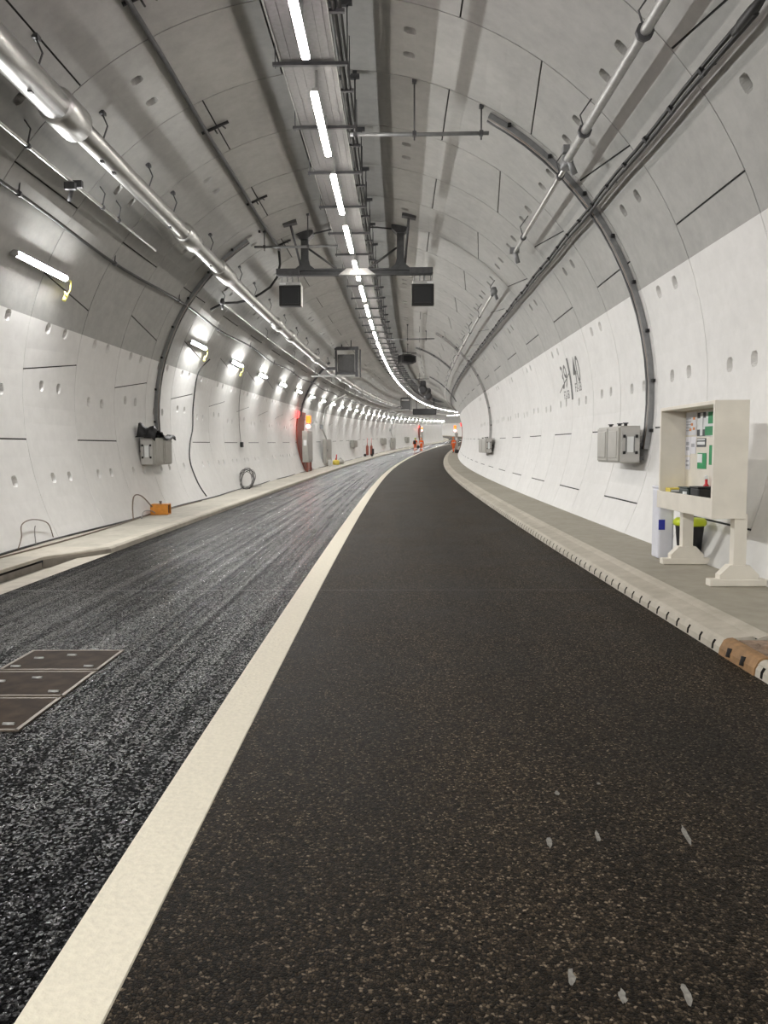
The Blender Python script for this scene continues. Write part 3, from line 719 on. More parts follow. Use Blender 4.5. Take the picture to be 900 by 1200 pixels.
# framed equipment on the left vault
def frame_unit(s, label):
    mm = M(s, 0, 0)
    t = empty('hanging_frame', mm, label, 'equipment frame')
    def bar(name, c, d, m_='dark_steel', lab=None): b = MB(); b.box(c, d, bev=.01); tag(b.build(name, m_, t), lab)
    bar('post', (-1.50, 0, 6.10), (.16, .2, 1.6)); bar('post', (-2.62, 0, 6.05), (.1, .16, 1.35))
    bar('top_beam', (-2.05, 0, 6.82), (1.3, .24, .16)); bar('bottom_bar', (-2.7, 0, 5.36), (2.55, .10, .08), 'galvanised')
    bar('grey_panel', (-2.08, .2, 6.02), (.92, .3, .98), 'panel_grey'); bar('lower_beam', (-2.1, .05, 5.5), (1.15, .2, .12))
    bar('side_post', (-1.31, 0.05, 6.02), (.07, .08, 1.5))
    bar('side_arm', (-2.95, 0, 5.75), (.6, .16, .14))
    for x in (-2.3, -1.8):
        b = MB(); b.tube([(x, 0, 6.85), (x, 0, ZC + math.sqrt(R_ ** 2 - (x - CX) ** 2) + .02)], .03, 6); b.build('hanger_rod', 'dark_steel', t)
    return t
frame_unit(41.0, 'dark square steel frame with grey panel hung on the left vault beside the water main')
frame_unit(96.0, 'small distant dark frame on the left vault near the bend')
# far overhead sign
mm = M(112, -.9, 5.05)
t = empty('overhead_sign', mm, 'wide dark overhead sign board near the far bend', 'sign')
b = MB(); b.box((0, 0, .45), (3.5, .35, .9), bev=.03); b.build('board', 'bezel_black', t)
b = MB(); b.box((0, -.185, .45), (3.2, .02, .66)); b.build('screen', 'screen_black', t)
for x in (-1.2, .2, 1.4):
    b = MB(); b.box((x, 0, 1.55), (.12, .12, 1.6 if x > -1 else 1.3)); b.build('post', 'dark_steel', t)
# dark equipment row on the right of the crown far away
for i, s in enumerate((72, 84)):
    mm = M(s, 1.5, 6.45)
    t = empty('overhead_unit', mm, ['nearer', 'farther'][i] + ' dark flat unit hung right of the crown near the bend', 'ventilation unit', 'far overhead units')
    b = MB(); b.lathe([(.28, -1.2), (.42, -1.0), (.42, 1.0), (.28, 1.2)], 16); b.v = [Vector((v.x, v.z, v.y)) for v in b.v]; b.build('casing', 'dark_steel', t)
    for y in (-.7, .7):
        b = MB(); b.box((0, y, .6), (.5, .08, .5)); b.build('bracket', 'dark_steel', t)

# ------------------------------------------------------------------ wall cabinets beside the road
def cabinet(s0, s1, sg, lf, lb, h0, h1, label, detail=True, group=None):
    """box on the wall: lf = |lat| of the road face, lb = |lat| of the back"""
    sc = (s0 + s1) / 2; L = s1 - s0; H_ = h1 - h0; D = lb - lf
    mm = M(sc, sg * lf, h0) @ (Matrix.Identity(4) if sg > 0 else Matrix.Rotation(PI, 4, 'Z'))   # local x: into wall, road face at x=0
    t = empty('wall_cabinet', mm, label, 'cabinet', group)
    near = -L / 2 if sg > 0 else L / 2                      # y of the end facing the viewpoint
    ns = -1 if sg > 0 else 1
    b = MB(); b.box((D / 2, 0, H_ / 2), (D, L, H_), bev=.012); b.build('body', 'cabinet_grey', t)
    b = MB(); b.box((D + .04, 0, H_ * .5), (.1, L * .9, .06)); b.box((D + .04, 0, H_ * .12), (.1, L * .9, .06)); b.build('wall_bracket', 'dark_steel', t)
    nd = 2
    for i in range(nd):
        y = (i - .5) * L / nd
        b = MB(); b.box((-.012, y, H_ / 2), (.03, L / nd - .05, H_ - .05), bev=.01)
        b.box((-.03, y, H_ / 2), (.02, L / nd - .2, H_ - .16), bev=.008); b.build('door', 'cabinet_grey', t)
    if detail:
        b = MB(); b.box((D / 2, near + ns * .012, H_ / 2), (D - .03, .02, H_ - .04), bev=.005); e = b.build('end_door', 'cabinet_light', t)
        b = MB(); b.box((D * .48, near + ns * .03, H_ * .5), (D * .32, .012, H_ * .42)); tag(b.build('rating_plate', 'white_label', t), 'white rating plate')
        for x in (D * .27, D * .69):
            b = MB(); b.box((x, near + ns * .03, H_ * .5), (.014, .012, H_ * .44)); b.build('trim_strip', 'mid_steel', t)
        for x in (.18, .80):
            for z in (.28, .72):
                b = MB(); b.box((D * x, near + ns * .035, H_ * z), (.04, .03, .05), bev=.006); b.build('latch', 'black_plastic', t)
        for y in (-.3, -.05, .35):
            b = MB(); b.lathe([(.03, 0), (.03, .04), (.05, .045), (.05, .06)], 8, c=(D * .5, y * L, H_)); b.build('cable_gland', 'dark_steel', t)
    return t
cabinet(12.6, 13.95, 1, 4.75, 5.08, 1.33, 1.95, 'grey metal wall cabinet with white plate beside the notice board, right wall')
cabinet(17.7, 19.1, -1, 4.75, 5.06, 1.21, 1.86, 'grey metal wall cabinet with black sheet on top, near left wall')
cabinet(34.0, 37.6, 1, 4.85, 5.1, 1.25, 1.92, 'small distant grey cabinet on the right wall below the far channel')
cabinet(68.6, 71.4, -1, 4.75, 5.05, 1.15, 1.8, 'small distant grey cabinet on the left wall before the red trolley', False)
cabinet(94, 98, -1, 4.75, 5.05, 1.0, 1.78, 'tiny grey cabinet on the left wall just past the red trolley', False)
cabinet(121, 124.5, -1, 4.75, 5.05, .8, 1.7, 'farthest tiny grey cabinet on the left wall, left of the two walkers', False)
def tall_cabinet(s0, s1, sg, lf, lb, h0, h1, label, pipe=True):
    sc = (s0 + s1) / 2; L = s1 - s0; H_ = h1 - h0; D = lb - lf
    mm = M(sc, sg * lf, h0) @ (Matrix.Identity(4) if sg > 0 else Matrix.Rotation(PI, 4, 'Z'))
    t = empty('tall_cabinet', mm, label, 'cabinet')
    b = MB(); b.box((D / 2, 0, H_ / 2), (D, L, H_), bev=.015); b.build('body', 'cabinet_grey', t)
    b = MB(); b.box((-.012, 0, H_ / 2), (.025, L - .1, H_ - .1), bev=.01); d = b.build('door', 'cabinet_light', t)
    b = MB(); b.box((-.04, L * .35, H_ * .55), (.03, .05, .18)); b.build('handle', 'black_plastic', d)
    for y in (-L * .38, L * .38):
        if h0 > .25: b = MB(); b.box((D * .6, y, -(h0 - .1) / 2), (.06, .06, h0 - .08)); b.build('leg', 'galvanised', t)
    if pipe:
        b = MB(); p0 = Vector((D * .7, 0, H_)); q = mm.inverted() @ W(sc, sg * 85, R_ - .12); q2 = mm.inverted() @ W(sc, sg * 70, R_ - .1); q3 = mm.inverted() @ W(sc + 2, sg * 62, R_ - .15); q4 = mm.inverted() @ W(sc + 6, sg * 54, R_ - .1)
        b.tube([p0, q, q2, q3, q4], .05, 8); b.build('riser_pipe', 'steel_rail', t)
        b = MB(); b.box(tuple(q), (.18, .2, .3)); b.build('junction_box', 'mid_steel', t)
    return t
tall_cabinet(51.0, 53.6, -1, 4.55, 4.78, .25, 1.95, 'tall grey cabinet with riser pipe right of the red station')
tall_cabinet(102.5, 106.5, -1, 4.55, 4.78, .25, 1.78, 'small far tall grey cabinet on the left wall')
def station(s, sg, label, dim=1.0):
    p = P(s + 1.4, sg * 4.7, 0); t = empty('emergency_station', Matrix.Translation(p), label, 'emergency point')
    b = MB(); n = 12; pa, pb = (-77 if sg < 0 else 77), (-115.3 if sg < 0 else 114.5)
    for i in range(n + 1):
        ph = pa + (pb - pa) * i / n
        for ds, r in ((.5, R_ + .01), (.5, R_ - .07), (3.0, R_ - .07), (3.0, R_ + .01)): b.v.append(W(s + ds, ph, r))
    for i in range(n):
        for j in range(4): b.f.append([i * 4 + j, i * 4 + (j + 1) % 4, (i + 1) * 4 + (j + 1) % 4, (i + 1) * 4 + j]); b.m.append(0); b.sm.append(False)
    b.f.append([0, 1, 2, 3]); b.m.append(0); b.sm.append(False); b.f.append([n * 4 + 3, n * 4 + 2, n * 4 + 1, n * 4]); b.m.append(0); b.sm.append(False)
    wpart(b, 'back_panel', 'red_steel', t, p, 'curved red panel')
    b = MB(); b.box((0, 0, 0), (.32, 1.75, 1.78), mat=M(s + .9, sg * 4.58, 1.53), bev=.02); wpart(b, 'cabinet_body', 'cabinet_grey', t, p)
    b = MB(); b.box((0, 0, 0), (.03, 1.6, 1.62), mat=M(s + .9, sg * 4.41, 1.53), bev=.01); wpart(b, 'cabinet_door', 'cabinet_light', t, p)
    b = MB(); b.box((0, 0, 0), (.18, .02, .32), mat=M(s + .02, sg * 4.58, 1.75)); wpart(b, 'notice', 'white_label', t, p)
    for ds in (.2, 1.6):
        b = MB(); b.box((0, 0, 0), (.08, .08, .6), mat=M(s + ds, sg * 4.5, .36)); wpart(b, 'leg', 'red_steel', t, p)
    b = MB(); b.box((0, 0, 0), (.06, .06, .9), mat=M(s + .4, sg * 4.55, 2.75)); wpart(b, 'mast', 'mid_steel', t, p)
    b = MB(); b.box((0, 0, 0), (.26, .26, .42), mat=M(s + .4, sg * 4.42, 3.08), bev=.05); wpart(b, 'orange_beacon', 'beacon_orange', t, p, 'lit orange beacon')
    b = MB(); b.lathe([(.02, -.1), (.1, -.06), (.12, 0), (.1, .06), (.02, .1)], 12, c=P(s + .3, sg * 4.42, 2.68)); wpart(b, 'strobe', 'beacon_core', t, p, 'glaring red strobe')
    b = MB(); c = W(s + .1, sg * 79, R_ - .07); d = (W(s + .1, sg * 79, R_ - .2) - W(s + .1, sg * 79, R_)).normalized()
    b.tube([c, c + d * .1], [.22, .18], 16); wpart(b, 'red_wall_glow', 'glow_red', t, p, 'round red glow on the wall')  # glowing disc added in place of the red lamp's reflection on the wall
station(42.3, -1, 'red emergency point with grey cabinet and lit beacon on the left wall')
station(138, -1, 'tiny distant emergency point on the left wall near the bend')
station(86.3, 1, 'distant emergency point with orange beacon on the right wall behind the standing worker')

# black sheet on left cabinet
mb = MB(); nx, ny = 9, 16; mm = M(18.3, -4.92, 1.86)
for j in range(ny + 1):
    for i in range(nx + 1):
        u = i / nx; v = j / ny
        z = .06 + .04 * math.sin(u * 9 + v * 14) + .30 * math.exp(-((v - .10) / .22) ** 2) * (.75 + .25 * math.cos(u * 5)) + .06 * random.random()
        x = (u - .5) * .42 + .03 * math.sin(v * 9)
        z *= min(1, v / .07) * min(1, (1 - v) / .06) * min(1, .15 + u / .12)
        if u > .75: z -= (u - .75) * .35 * (1 + .4 * math.sin(v * 11))
        mb.v.append(mm @ Vector((x + (.06 if u > .75 else 0), -.75 + v * 1.62, max(z, .012) if u <= .78 else z)))
for j in range(ny):
    for i in range(nx): a = j * (nx + 1) + i; mb.f.append([a, a + 1, a + nx + 2, a + nx + 1]); mb.m.append(0); mb.sm.append(True)
o = mb.build('plastic_sheet', 'black_plastic', loc=P(18.3, -4.92, 1.86)); tag(o, 'crumpled black plastic sheet lying on the near left wall cabinet', 'sheet')
sd = o.modifiers.new('thick', 'SOLIDIFY'); sd.thickness = .008

# ------------------------------------------------------------------ stencilled ring numbers
def text_mesh(txt, size):
    cu = bpy.data.curves.new('t', 'FONT'); cu.body = txt; cu.size = size; cu.align_x = 'CENTER'; cu.align_y = 'CENTER'; cu.resolution_u = 3; cu.offset = 0.003
    o = bpy.data.objects.new('t', cu); COL.objects.link(o)
    dg = bpy.context.evaluated_depsgraph_get(); me = bpy.data.meshes.new_from_object(o.evaluated_get(dg))
    vs = [v.co.copy() for v in me.vertices]; fs = [list(q.vertices) for q in me.polygons]
    bpy.data.objects.remove(o); bpy.data.curves.remove(cu); bpy.data.meshes.remove(me)
    return vs, fs
def wall_text(mb, txt, s, ph, hgt, wid):
    vs, fs = text_mesh(txt, 1.0)
    x0, x1 = min(v.x for v in vs), max(v.x for v in vs); y0, y1 = min(v.y for v in vs), max(v.y for v in vs)
    out = []
    for v in vs:
        u = ((v.x - (x0 + x1) / 2) / (x1 - x0)) * wid; w = ((v.y - (y0 + y1) / 2) / (y1 - y0)) * hgt
        out.append(W(s - u, ph - math.degrees(w / R_), R_ - .004))
    mb.add(out, fs)
    return mb
p = W(18.4, 80, R_); t = empty('ring_marking', Matrix.Translation(p), 'dark stencilled ring numbers 39 and 40 on the white right wall', 'wall marking')
for nm, tx, s, ph, hg, wd in (('number', '39', 19.02, 79.4, .58, .62), ('number', '40', 17.72, 78.8, .62, .66), ('code', 'F2-SB', 18.98, 84.3, .21, .60), ('code', 'F2-SB', 17.72, 83.2, .21, .62)):
    b = MB(); wall_text(b, tx, s, ph, hg, wd); o = wpart(b, nm, 'stencil_ink', t, p); 
def wall_bar(b, s0, p0, s1, p1, w):
    d = Vector((s1 - s0, math.radians(p1 - p0) * R_)); d.normalize(); nrm = Vector((-d.y, d.x)) * w / 2; n = 6; vs = []
    for i in range(n + 1):
        f = i / n; s = s0 + (s1 - s0) * f; ph = p0 + (p1 - p0) * f
        for sg in (-1, 1): vs.append(W(s + sg * nrm.x, ph + sg * math.degrees(nrm.y / R_), R_ - .005))
    b.add(vs, [(2 * i, 2 * i + 1, 2 * i + 3, 2 * i + 2) for i in range(n)])
b = MB(); wall_bar(b, 18.40, 75.0, 18.40, 86.0, .16); wpart(b, 'divider_bar', 'stencil_ink', t, p)
b = MB(); wall_bar(b, 19.75, 83.2, 18.35, 78.6, .03); wpart(b, 'strike_line', 'marker_ink', t, p, 'thin black strike through 39')

# ------------------------------------------------------------------ notice board stand
WK = HR
mm = M(0, 0, 0)
def SB(b, s0, s1, l0, l1, h0, h1, mi=0, bev=.004):
    sc = (s0 + s1) / 2
    return b.box((0, 0, 0), (l1 - l0, s1 - s0, h1 - h0), mi, M(sc, (l0 + l1) / 2, (h0 + h1) / 2), bev)
p = P(8.42, 4.5, WK); t = empty('notice_board', Matrix.Translation(p), 'white painted wooden notice board with deep hood and shelf on T-shaped feet, right walkway', 'notice board')
b = MB(); SB(b, 7.62, 7.66, 4.21, 4.56, .87, 2.07); wpart(b, 'end_panel', 'cream_board', t, p)
b = MB(); SB(b, 9.19, 9.23, 4.23, 4.56, .87, 2.07); wpart(b, 'end_panel', 'cream_board', t, p)
b = MB(); SB(b, 7.66, 9.19, 4.53, 4.56, .88, 2.05); wpart(b, 'back_panel', 'cream_board', t, p)
b = MB(); SB(b, 7.66, 9.19, 4.22, 4.53, 2.03, 2.07); wpart(b, 'hood_top', 'cream_board', t, p)
b = MB(); SB(b, 7.66, 9.19, 4.25, 4.53, .88, .91); wpart(b, 'shelf', 'cream_board', t, p)
b = MB(); SB(b, 7.66, 9.23, 4.215, 4.24, .87, 1.075); wpart(b, 'shelf_front', 'cream_board', t, p)
for s, l in ((7.70, 4.525), (9.17, 4.565)):
    b = MB(); SB(b, s - .05, s + .05, l - .065, l + .065, WK + .2, .92); wpart(b, 'post', 'cream_board', t, p)
    b = MB(); SB(b, s - .06, s + .06, l - .30, l + .285, WK, WK + .075, bev=.01)
    b.prism([(-.2, .07), (.2, .07), (.2, .12), (.10, .22), (-.10, .22), (-.2, .12)], -.055, .055, mat=M(s, l, WK)); wpart(b, 'foot', 'cream_board', t, p)
BK = 4.527
def sheet(name, s0, s1, h0, h1, m_, off=0.0, lab=None):
    b = MB(); SB(b, s0, s1, BK - .004 - off, BK - off, h0, h1, bev=0); return wpart(b, name, m_, t, p, lab)
sheet('paper_notice', 8.86, 9.17, 1.74, 2.01, 'paper', 0, 'white sheet with small pictures')
for i in range(5): sheet('print_line', 9.02, 9.15, 1.79 + .035 * i, 1.80 + .035 * i, 'grey_print', .005)
for a, c in ((8.90, 1.92), (8.96, 1.85), (8.90, 1.80), (9.0, 1.79)): sheet('print_picture', a, a + .05, c, c + .03, 'orange_print', .005)
sheet('paper_notice', 9.02, 9.17, 1.50, 1.72, 'paper', 0, 'white sheet with two grey blocks'); sheet('paper_notice', 8.86, 9.01, 1.52, 1.72, 'paper', 0, 'white sheet with one grey block')
for a, c in ((9.06, 1.62), (9.06, 1.56), (8.90, 1.60)): sheet('print_block', a, a + .08, c, c + .04, 'grey_print', .005)
sheet('paper_notice', 9.03, 9.16, 1.33, 1.48, 'paper', 0, 'low white sheet with grey blocks')
for c in (1.37, 1.42): sheet('print_block', 9.06, 9.13, c, c + .025, 'grey_print', .005)
sheet('safety_poster', 8.35, 8.83, 1.72, 2.0, 'white_label', 0, 'poster with white cross on dark and green')
sheet('poster_panel', 8.60, 8.82, 1.93, 1.995, 'dark_print', .005); sheet('poster_panel', 8.60, 8.82, 1.725, 1.80, 'dark_print', .005)
sheet('poster_cross', 8.66, 8.73, 1.73, 1.99, 'white_label', .008)
sheet('poster_panel', 8.36, 8.60, 1.73, 1.83, 'green_print', .005); sheet('poster_panel', 8.36, 8.52, 1.86, 1.99, 'green_print', .005)
sheet('small_sign', 8.58, 8.83, 1.60, 1.70, 'dark_print', 0, 'small black and white sign'); sheet('sign_strip', 8.60, 8.81, 1.625, 1.66, 'white_label', .005); sheet('sign_strip', 8.60, 8.81, 1.675, 1.69, 'white_label', .005)
sheet('safety_sign', 8.56, 8.80, 1.35, 1.53, 'green_print', 0, 'green safety sign with white field'); sheet('sign_field', 8.66, 8.79, 1.42, 1.52, 'white_label', .005)
sheet('safety_sign', 8.25, 8.48, 1.40, 1.62, 'green_print', 0, 'tall green safety sign half hidden by the end panel')
# things on the shelf
def tub(s, l, w, d, h, label, mat='dark_green_tub'):
    mm_ = M(s, l, .91); t_ = empty('tub', mm_, label, 'tub')
    b = MB(); b.box((0, 0, h / 2), (w, d, h), bev=.015); b.build('body', mat, t_)
    b = MB(); b.box((0, 0, h + .008), (w + .012, d + .012, .018), bev=.006); b.build('lid', mat, t_)
tub(8.60, 4.40, .22, .26, .22, 'dark green tub in the middle of the notice board shelf')
tub(8.26, 4.39, .22, .22, .24, 'black tub at the right of the notice board shelf', 'black_plastic')
tub(8.92, 4.36, .18, .24, .14, 'low black tub towards the left of the notice board shelf', 'black_plastic')
mm_ = M(9.09, 4.40, .91); t_ = empty('folded_cloth', mm_, 'yellow cloth on a white box at the left end of the notice board shelf', 'cloth')
b = MB(); b.box((0, 0, .09), (.2, .14, .18), bev=.01); b.build('box', 'white_label', t_)
b = MB(); b.box((0, 0, .19), (.22, .15, .02), bev=.008); b.box((-.1, 0, .16), (.015, .15, .08), bev=.004); b.build('cloth', 'yellow_cloth', t_)
mm_ = M(8.445, 4.487, .91); t_ = empty('spray_bottle', mm_, 'red bottle half hidden beside the black tub on the notice board shelf', 'bottle')
b = MB(); b.lathe([(.04, 0), (.042, .2), (.035, .25), (.015, .28), (.015, .33)], 12); b.build('body', 'red_plastic', t_)
b = MB(); b.lathe([(.02, .33), (.02, .37)], 10); b.build('cap', 'white_label', t_)
mm_ = M(8.52, 4.29, .91); t_ = empty('cup', mm_, 'small white cup at the front edge of the notice board shelf', 'cup')
b = MB(); b.lathe([(.026, 0), (.034, .19), (.03, .19), (.024, .02)], 12); b.build('body', 'white_label', t_)
# white narrow container and lime-lidded bin
mm_ = M(9.72, 4.47, WK); t_ = empty('container', mm_, 'tall narrow lilac-white container with blue mark behind the notice board', 'container')
b = MB(); b.box((0, 0, .45), (.2, .26, .9), bev=.025); b.build('body', 'white_plastic', t_)
b = MB(); b.box((0, 0, .915), (.21, .27, .03), bev=.01); b.build('lid', 'white_plastic', t_)
b = MB(); b.box((-.06, -.132, .44), (.08, .006, .13)); b.build('mark', 'blue_mark', t_)
mm_ = M(9.52, 4.74, WK); t_ = empty('waste_bin', mm_, 'black waste bin with lime green lid under the notice board', 'bin')
b = MB(); b.lathe([(.13, 0), (.17, .42), (.175, .44)], 20); b.build('body', 'black_plastic', t_)
b = MB(); b.lathe([(.19, .44), (.2, .46), (.2, .50), (.17, .53), (.05, .54)], 20); b.build('lid', 'lime_plastic', t_)

# ------------------------------------------------------------------ left walkway clutter
def polyline(ctrl, n=6):
    pts = [Vector(c) for c in ctrl]; out = []
    for i in range(len(pts) - 1):
        p0 = pts[max(i - 1, 0)]; p1 = pts[i]; p2 = pts[i + 1]; p3 = pts[min(i + 2, len(pts) - 1)]
        for j in range(n):
            q = j / n
            out.append(.5 * ((2 * p1) + (p2 - p0) * q + (2 * p0 - 5 * p1 + 4 * p2 - p3) * q * q + (3 * p1 - p0 - 3 * p2 + p3) * q ** 3))
    out.append(pts[-1]); return out
def cableobj(ctrl, r, mat, label, name='cable'):
    b = MB(); b.tube(polyline(ctrl), r, 6); o = b.build(name, mat, loc=Vector(ctrl[0])); tag(o, label, 'cable'); return o
rnd = random.Random(3)
ctrl = [P(s, -4.62 + .05 * math.sin(s * .9) - (.02 if s > 30 else 0), HL + .02) for s in srange(5, 125, 1.3)]
cableobj(ctrl, .017, 'black_rubber', 'long black cable lying along the foot of the left wall')
ctrl = [P(s, -4.52 + .09 * math.sin(s * .55 + 1), HL + .015) for s in srange(5, 21, 1.0)]
cableobj(ctrl, .012, 'brown_cable', 'thin brown cable lying beside the black one on the near left walkway')
cableobj([P(11.0, -4.62, HL + .02), P(11.2, -4.66, HL + .18), P(11.35, -4.72, HL + .36), P(11.75, -4.74, HL + .40), P(12.15, -4.70, HL + .3), P(12.2, -4.64, HL + .06)], .009, 'brown_cable', 'loop of thin cable standing against the near left wall')
cableobj([P(11.6, -4.64, HL + .02), P(11.7, -4.70, HL + .22), P(11.75, -4.71, HL + .3)], .008, 'grey_cable', 'short cable end sticking up inside the near wire loop')
cableobj([P(15.6, -4.52, HL + .02), P(15.75, -4.58, HL + .3), P(16.0, -4.62, HL + .5), P(16.4, -4.6, HL + .46), P(16.75, -4.5, HL + .2)], .014, 'brown_cable', 'brown cable loop rising into the orange box')
cableobj([P(15.9, -4.45, HL + .015), P(16.2, -4.5, HL + .14), P(16.6, -4.47, HL + .12), P(16.8, -4.45, HL + .05)], .012, 'grey_cable', 'small grey cable loop beside the orange box')
cableobj([W(22.7, -68, 5.05), W(22.5, -72, 5.16), W(22.45, -76, 5.19), W(22.5, -85, 5.19), W(22.45, -92, 5.19), W(22.0, -97, 5.19), W(21.65, -103, 5.19), W(21.75, -110, 5.19), W(21.95, -115, 5.17)], .019, 'black_rubber', 'black cable dropping from the second wall lamp to the walkway')
t_ = empty('lamp_flex', Matrix.Translation(W(28.9, -97, R_)), 'thin grey flex hanging from a wall lamp, ending in a black plug', 'cable')
b = MB(); b.tube(polyline([W(27.6, -67, 5.1), W(28.1, -70, 5.18), W(28.4, -78, 5.19), W(28.8, -88, 5.2), W(28.9, -96.5, 5.2)]), .013, 6); wpart(b, 'flex', 'grey_cable', t_, W(28.9, -97, R_))
b = MB(); b.box((0, 0, 0), (.1, .22, .2), mat=M(28.9, wall_lat(1.74, -1) + .06, 1.7), bev=.02); wpart(b, 'plug', 'black_plastic', t_, W(28.9, -97, R_))
mm_ = M(17.05, -4.40, HL) @ Matrix.Rotation(.1, 4, 'Z'); t_ = empty('junction_box', mm_, 'orange open-ended box lying on the left walkway with cables', 'box')
b = MB(); w, d, h, th_ = .40, .34, .24, .02
for c, dd in (((0, 0, th_ / 2), (w, d, th_)), ((0, 0, h - th_ / 2), (w, d, th_)), ((0, -d / 2 + th_ / 2, h / 2), (w, th_, h)), ((0, d / 2 - th_ / 2, h / 2), (w, th_, h)), ((-w / 2 + th_ / 2, 0, h / 2), (th_, d, h))): b.box(c, dd, bev=.004)
b.build('body', 'orange_plastic', t_)
b = MB(); b.box((.05, 0, h / 2), (.2, d - .06, h - .06)); b.build('inside', 'black_plastic', t_)
b = MB(); b.lathe([(.025, 0), (.025, .04), (.035, .045), (.03, .07)], 10, c=(0, 0, h)); b.build('knob', 'mid_steel', t_)
# coil of wire
t_ = empty('wire_coil', M(27.2, -4.62, HL), 'coil of grey and black wire leaning at the foot of the left wall', 'coil of wire')
for i in range(12):
    b = MB(); rr = .30 + .05 * rnd.random(); tx = rnd.uniform(-.25, .2); k = 26
    rot = Matrix.Rotation(.9 + tx, 4, 'X') @ Matrix.Rotation(rnd.uniform(-.3, .3), 4, 'Z')
    b.tube([rot @ Vector((math.cos(a) * .24 * (1 + .1 * math.sin(3 * a + i)) - .015 * i + .12, math.sin(a) * rr * 1.35, 0)) + Vector((.05, .03 * i - .18, rr * 1.0 + .03)) for a in [2 * PI * j / k for j in range(k)]], .011, 5, closed=True)
    b.build('wire_loop', 'grey_cable' if i % 3 else 'black_rubber', t_)
b = MB(); b.tube(polyline([(.1, .2, .02), (.2, .8, .02), (.3, 1.6, .015)]), .012, 5); b.build('loose_end', 'black_rubber', t_)
# yellow item, white bucket
t_ = empty('equipment_bag', M(54.2, -4.3, HL), 'yellow tool bag with red pole on the left walkway past the tall cabinet', 'bag')
b = MB(); b.lathe([(.2, 0), (.26, .12), (.24, .3), (.12, .36)], 12); b.build('body', 'yellow_cloth', t_)
b = MB(); b.tube([(.02, 0, .3), (.04, 0, .75)], .04, 8); b.lathe([(.09, .3), (.04, .5)], 10); b.build('pole', 'red_plastic', t_)
t_ = empty('grey_sack', M(56.3, -4.25, HL), 'low grey sack on the left walkway beside the yellow bag', 'sack')
b = MB(); b.lathe([(.25, 0), (.3, .12), (.22, .3), (.06, .36)], 12); b.build('body', 'cabinet_grey', t_)
b = MB(); b.tube([(-.1, 0, .33), (0, 0, .45), (.1, 0, .33)], .02, 6); b.build('handle', 'black_plastic', t_)
t_ = empty('bucket', M(50.9, -4.3, HL), 'small white bucket at the foot of the tall left cabinet', 'bucket')
b = MB(); b.lathe([(.11, 0), (.14, .42), (.15, .44), (.13, .44), (.1, .03)], 14); b.build('body', 'white_label', t_)
b = MB(); b.tube([(-.14, 0, .42), (-.1, 0, .56), (.1, 0, .56), (.14, 0, .42)], .01, 5); b.build('handle', 'mid_steel', t_)
# red trolley
t_ = empty('trolley', M(76, -4.25, HL), 'red and white two-wheeled trolley with tall cylinders on the left walkway', 'trolley')
for x in (-.1, .32):
    b = MB(); b.lathe([(.13, .12), (.14, .2), (.14, 1.0), (.06, 1.15), (.035, 1.2), (.035, 1.35)], 14, c=(x, 0, 0)); c = b.build('cylinder', 'red_steel', t_)
    b = MB(); b.tube([(x, 0, 1.3), (x, .02, 1.85)], .025, 6); b.build('hose_pole', 'red_plastic', t_)
b = MB(); b.tube([(-.4, .1, .1), (-.5, .15, .8), (-.42, .15, 1.25), (-.2, .12, 1.3)], .03, 6); b.tube([(-.4, -.2, .1), (.5, -.2, .1), (.5, .25, .1), (-.4, .25, .1)], .025, 6, closed=True); b.build('frame', 'white_label', t_)
for x in (-.3, .42):
    b = MB(); b.tube([(x, -.3, .14), (x, -.24, .14)], .14, 16); b.build('wheel', 'boot_black', t_)
b = MB(); b.box((.5, -.1, .5), (.2, .3, .6), bev=.05); b.build('bag', 'black_plastic', t_)

# ------------------------------------------------------------------ chalk scuffs on the right lane
for i, (s, l, L) in enumerate(((2.08, 1.81, .10), (2.07, 1.62, .07), (2.15, 1.49, .09), (2.99, 2.17, .17), (2.98, 1.80, .10), (2.93, 1.59, .09), (3.37, 1.72, .05), (3.47, 1.94, .03))):
    b = MB(); n = 12; rr = random.Random(i); c = M(s, l, .0015)
    ang = -.15
    vs = [c @ Matrix.Rotation(ang, 4, 'Z') @ Vector((.012 * math.cos(2 * PI * j / n) * rr.uniform(.5, 1.2), L / 2 * math.sin(2 * PI * j / n) * rr.uniform(.7, 1.1), 0)) for j in range(n)]
    b.add(vs, [list(range(n))]); o = b.build('scuff_mark', 'chalk_mark', loc=P(s, l, 0.0))
    tag(o, ['brightest pale scuff at the bottom right of the road', 'pale scuff left of the brightest one at the frame bottom', 'faint scuff, leftmost of three at the frame bottom', 'longest pale scuff in the right lane',
            'middle pale scuff beside the longest one', 'faint scuff, leftmost of the upper row', 'tiny pale fleck above the upper scuffs', 'tiny pale fleck right of the upper scuffs'][i], 'road mark', kind='structure')

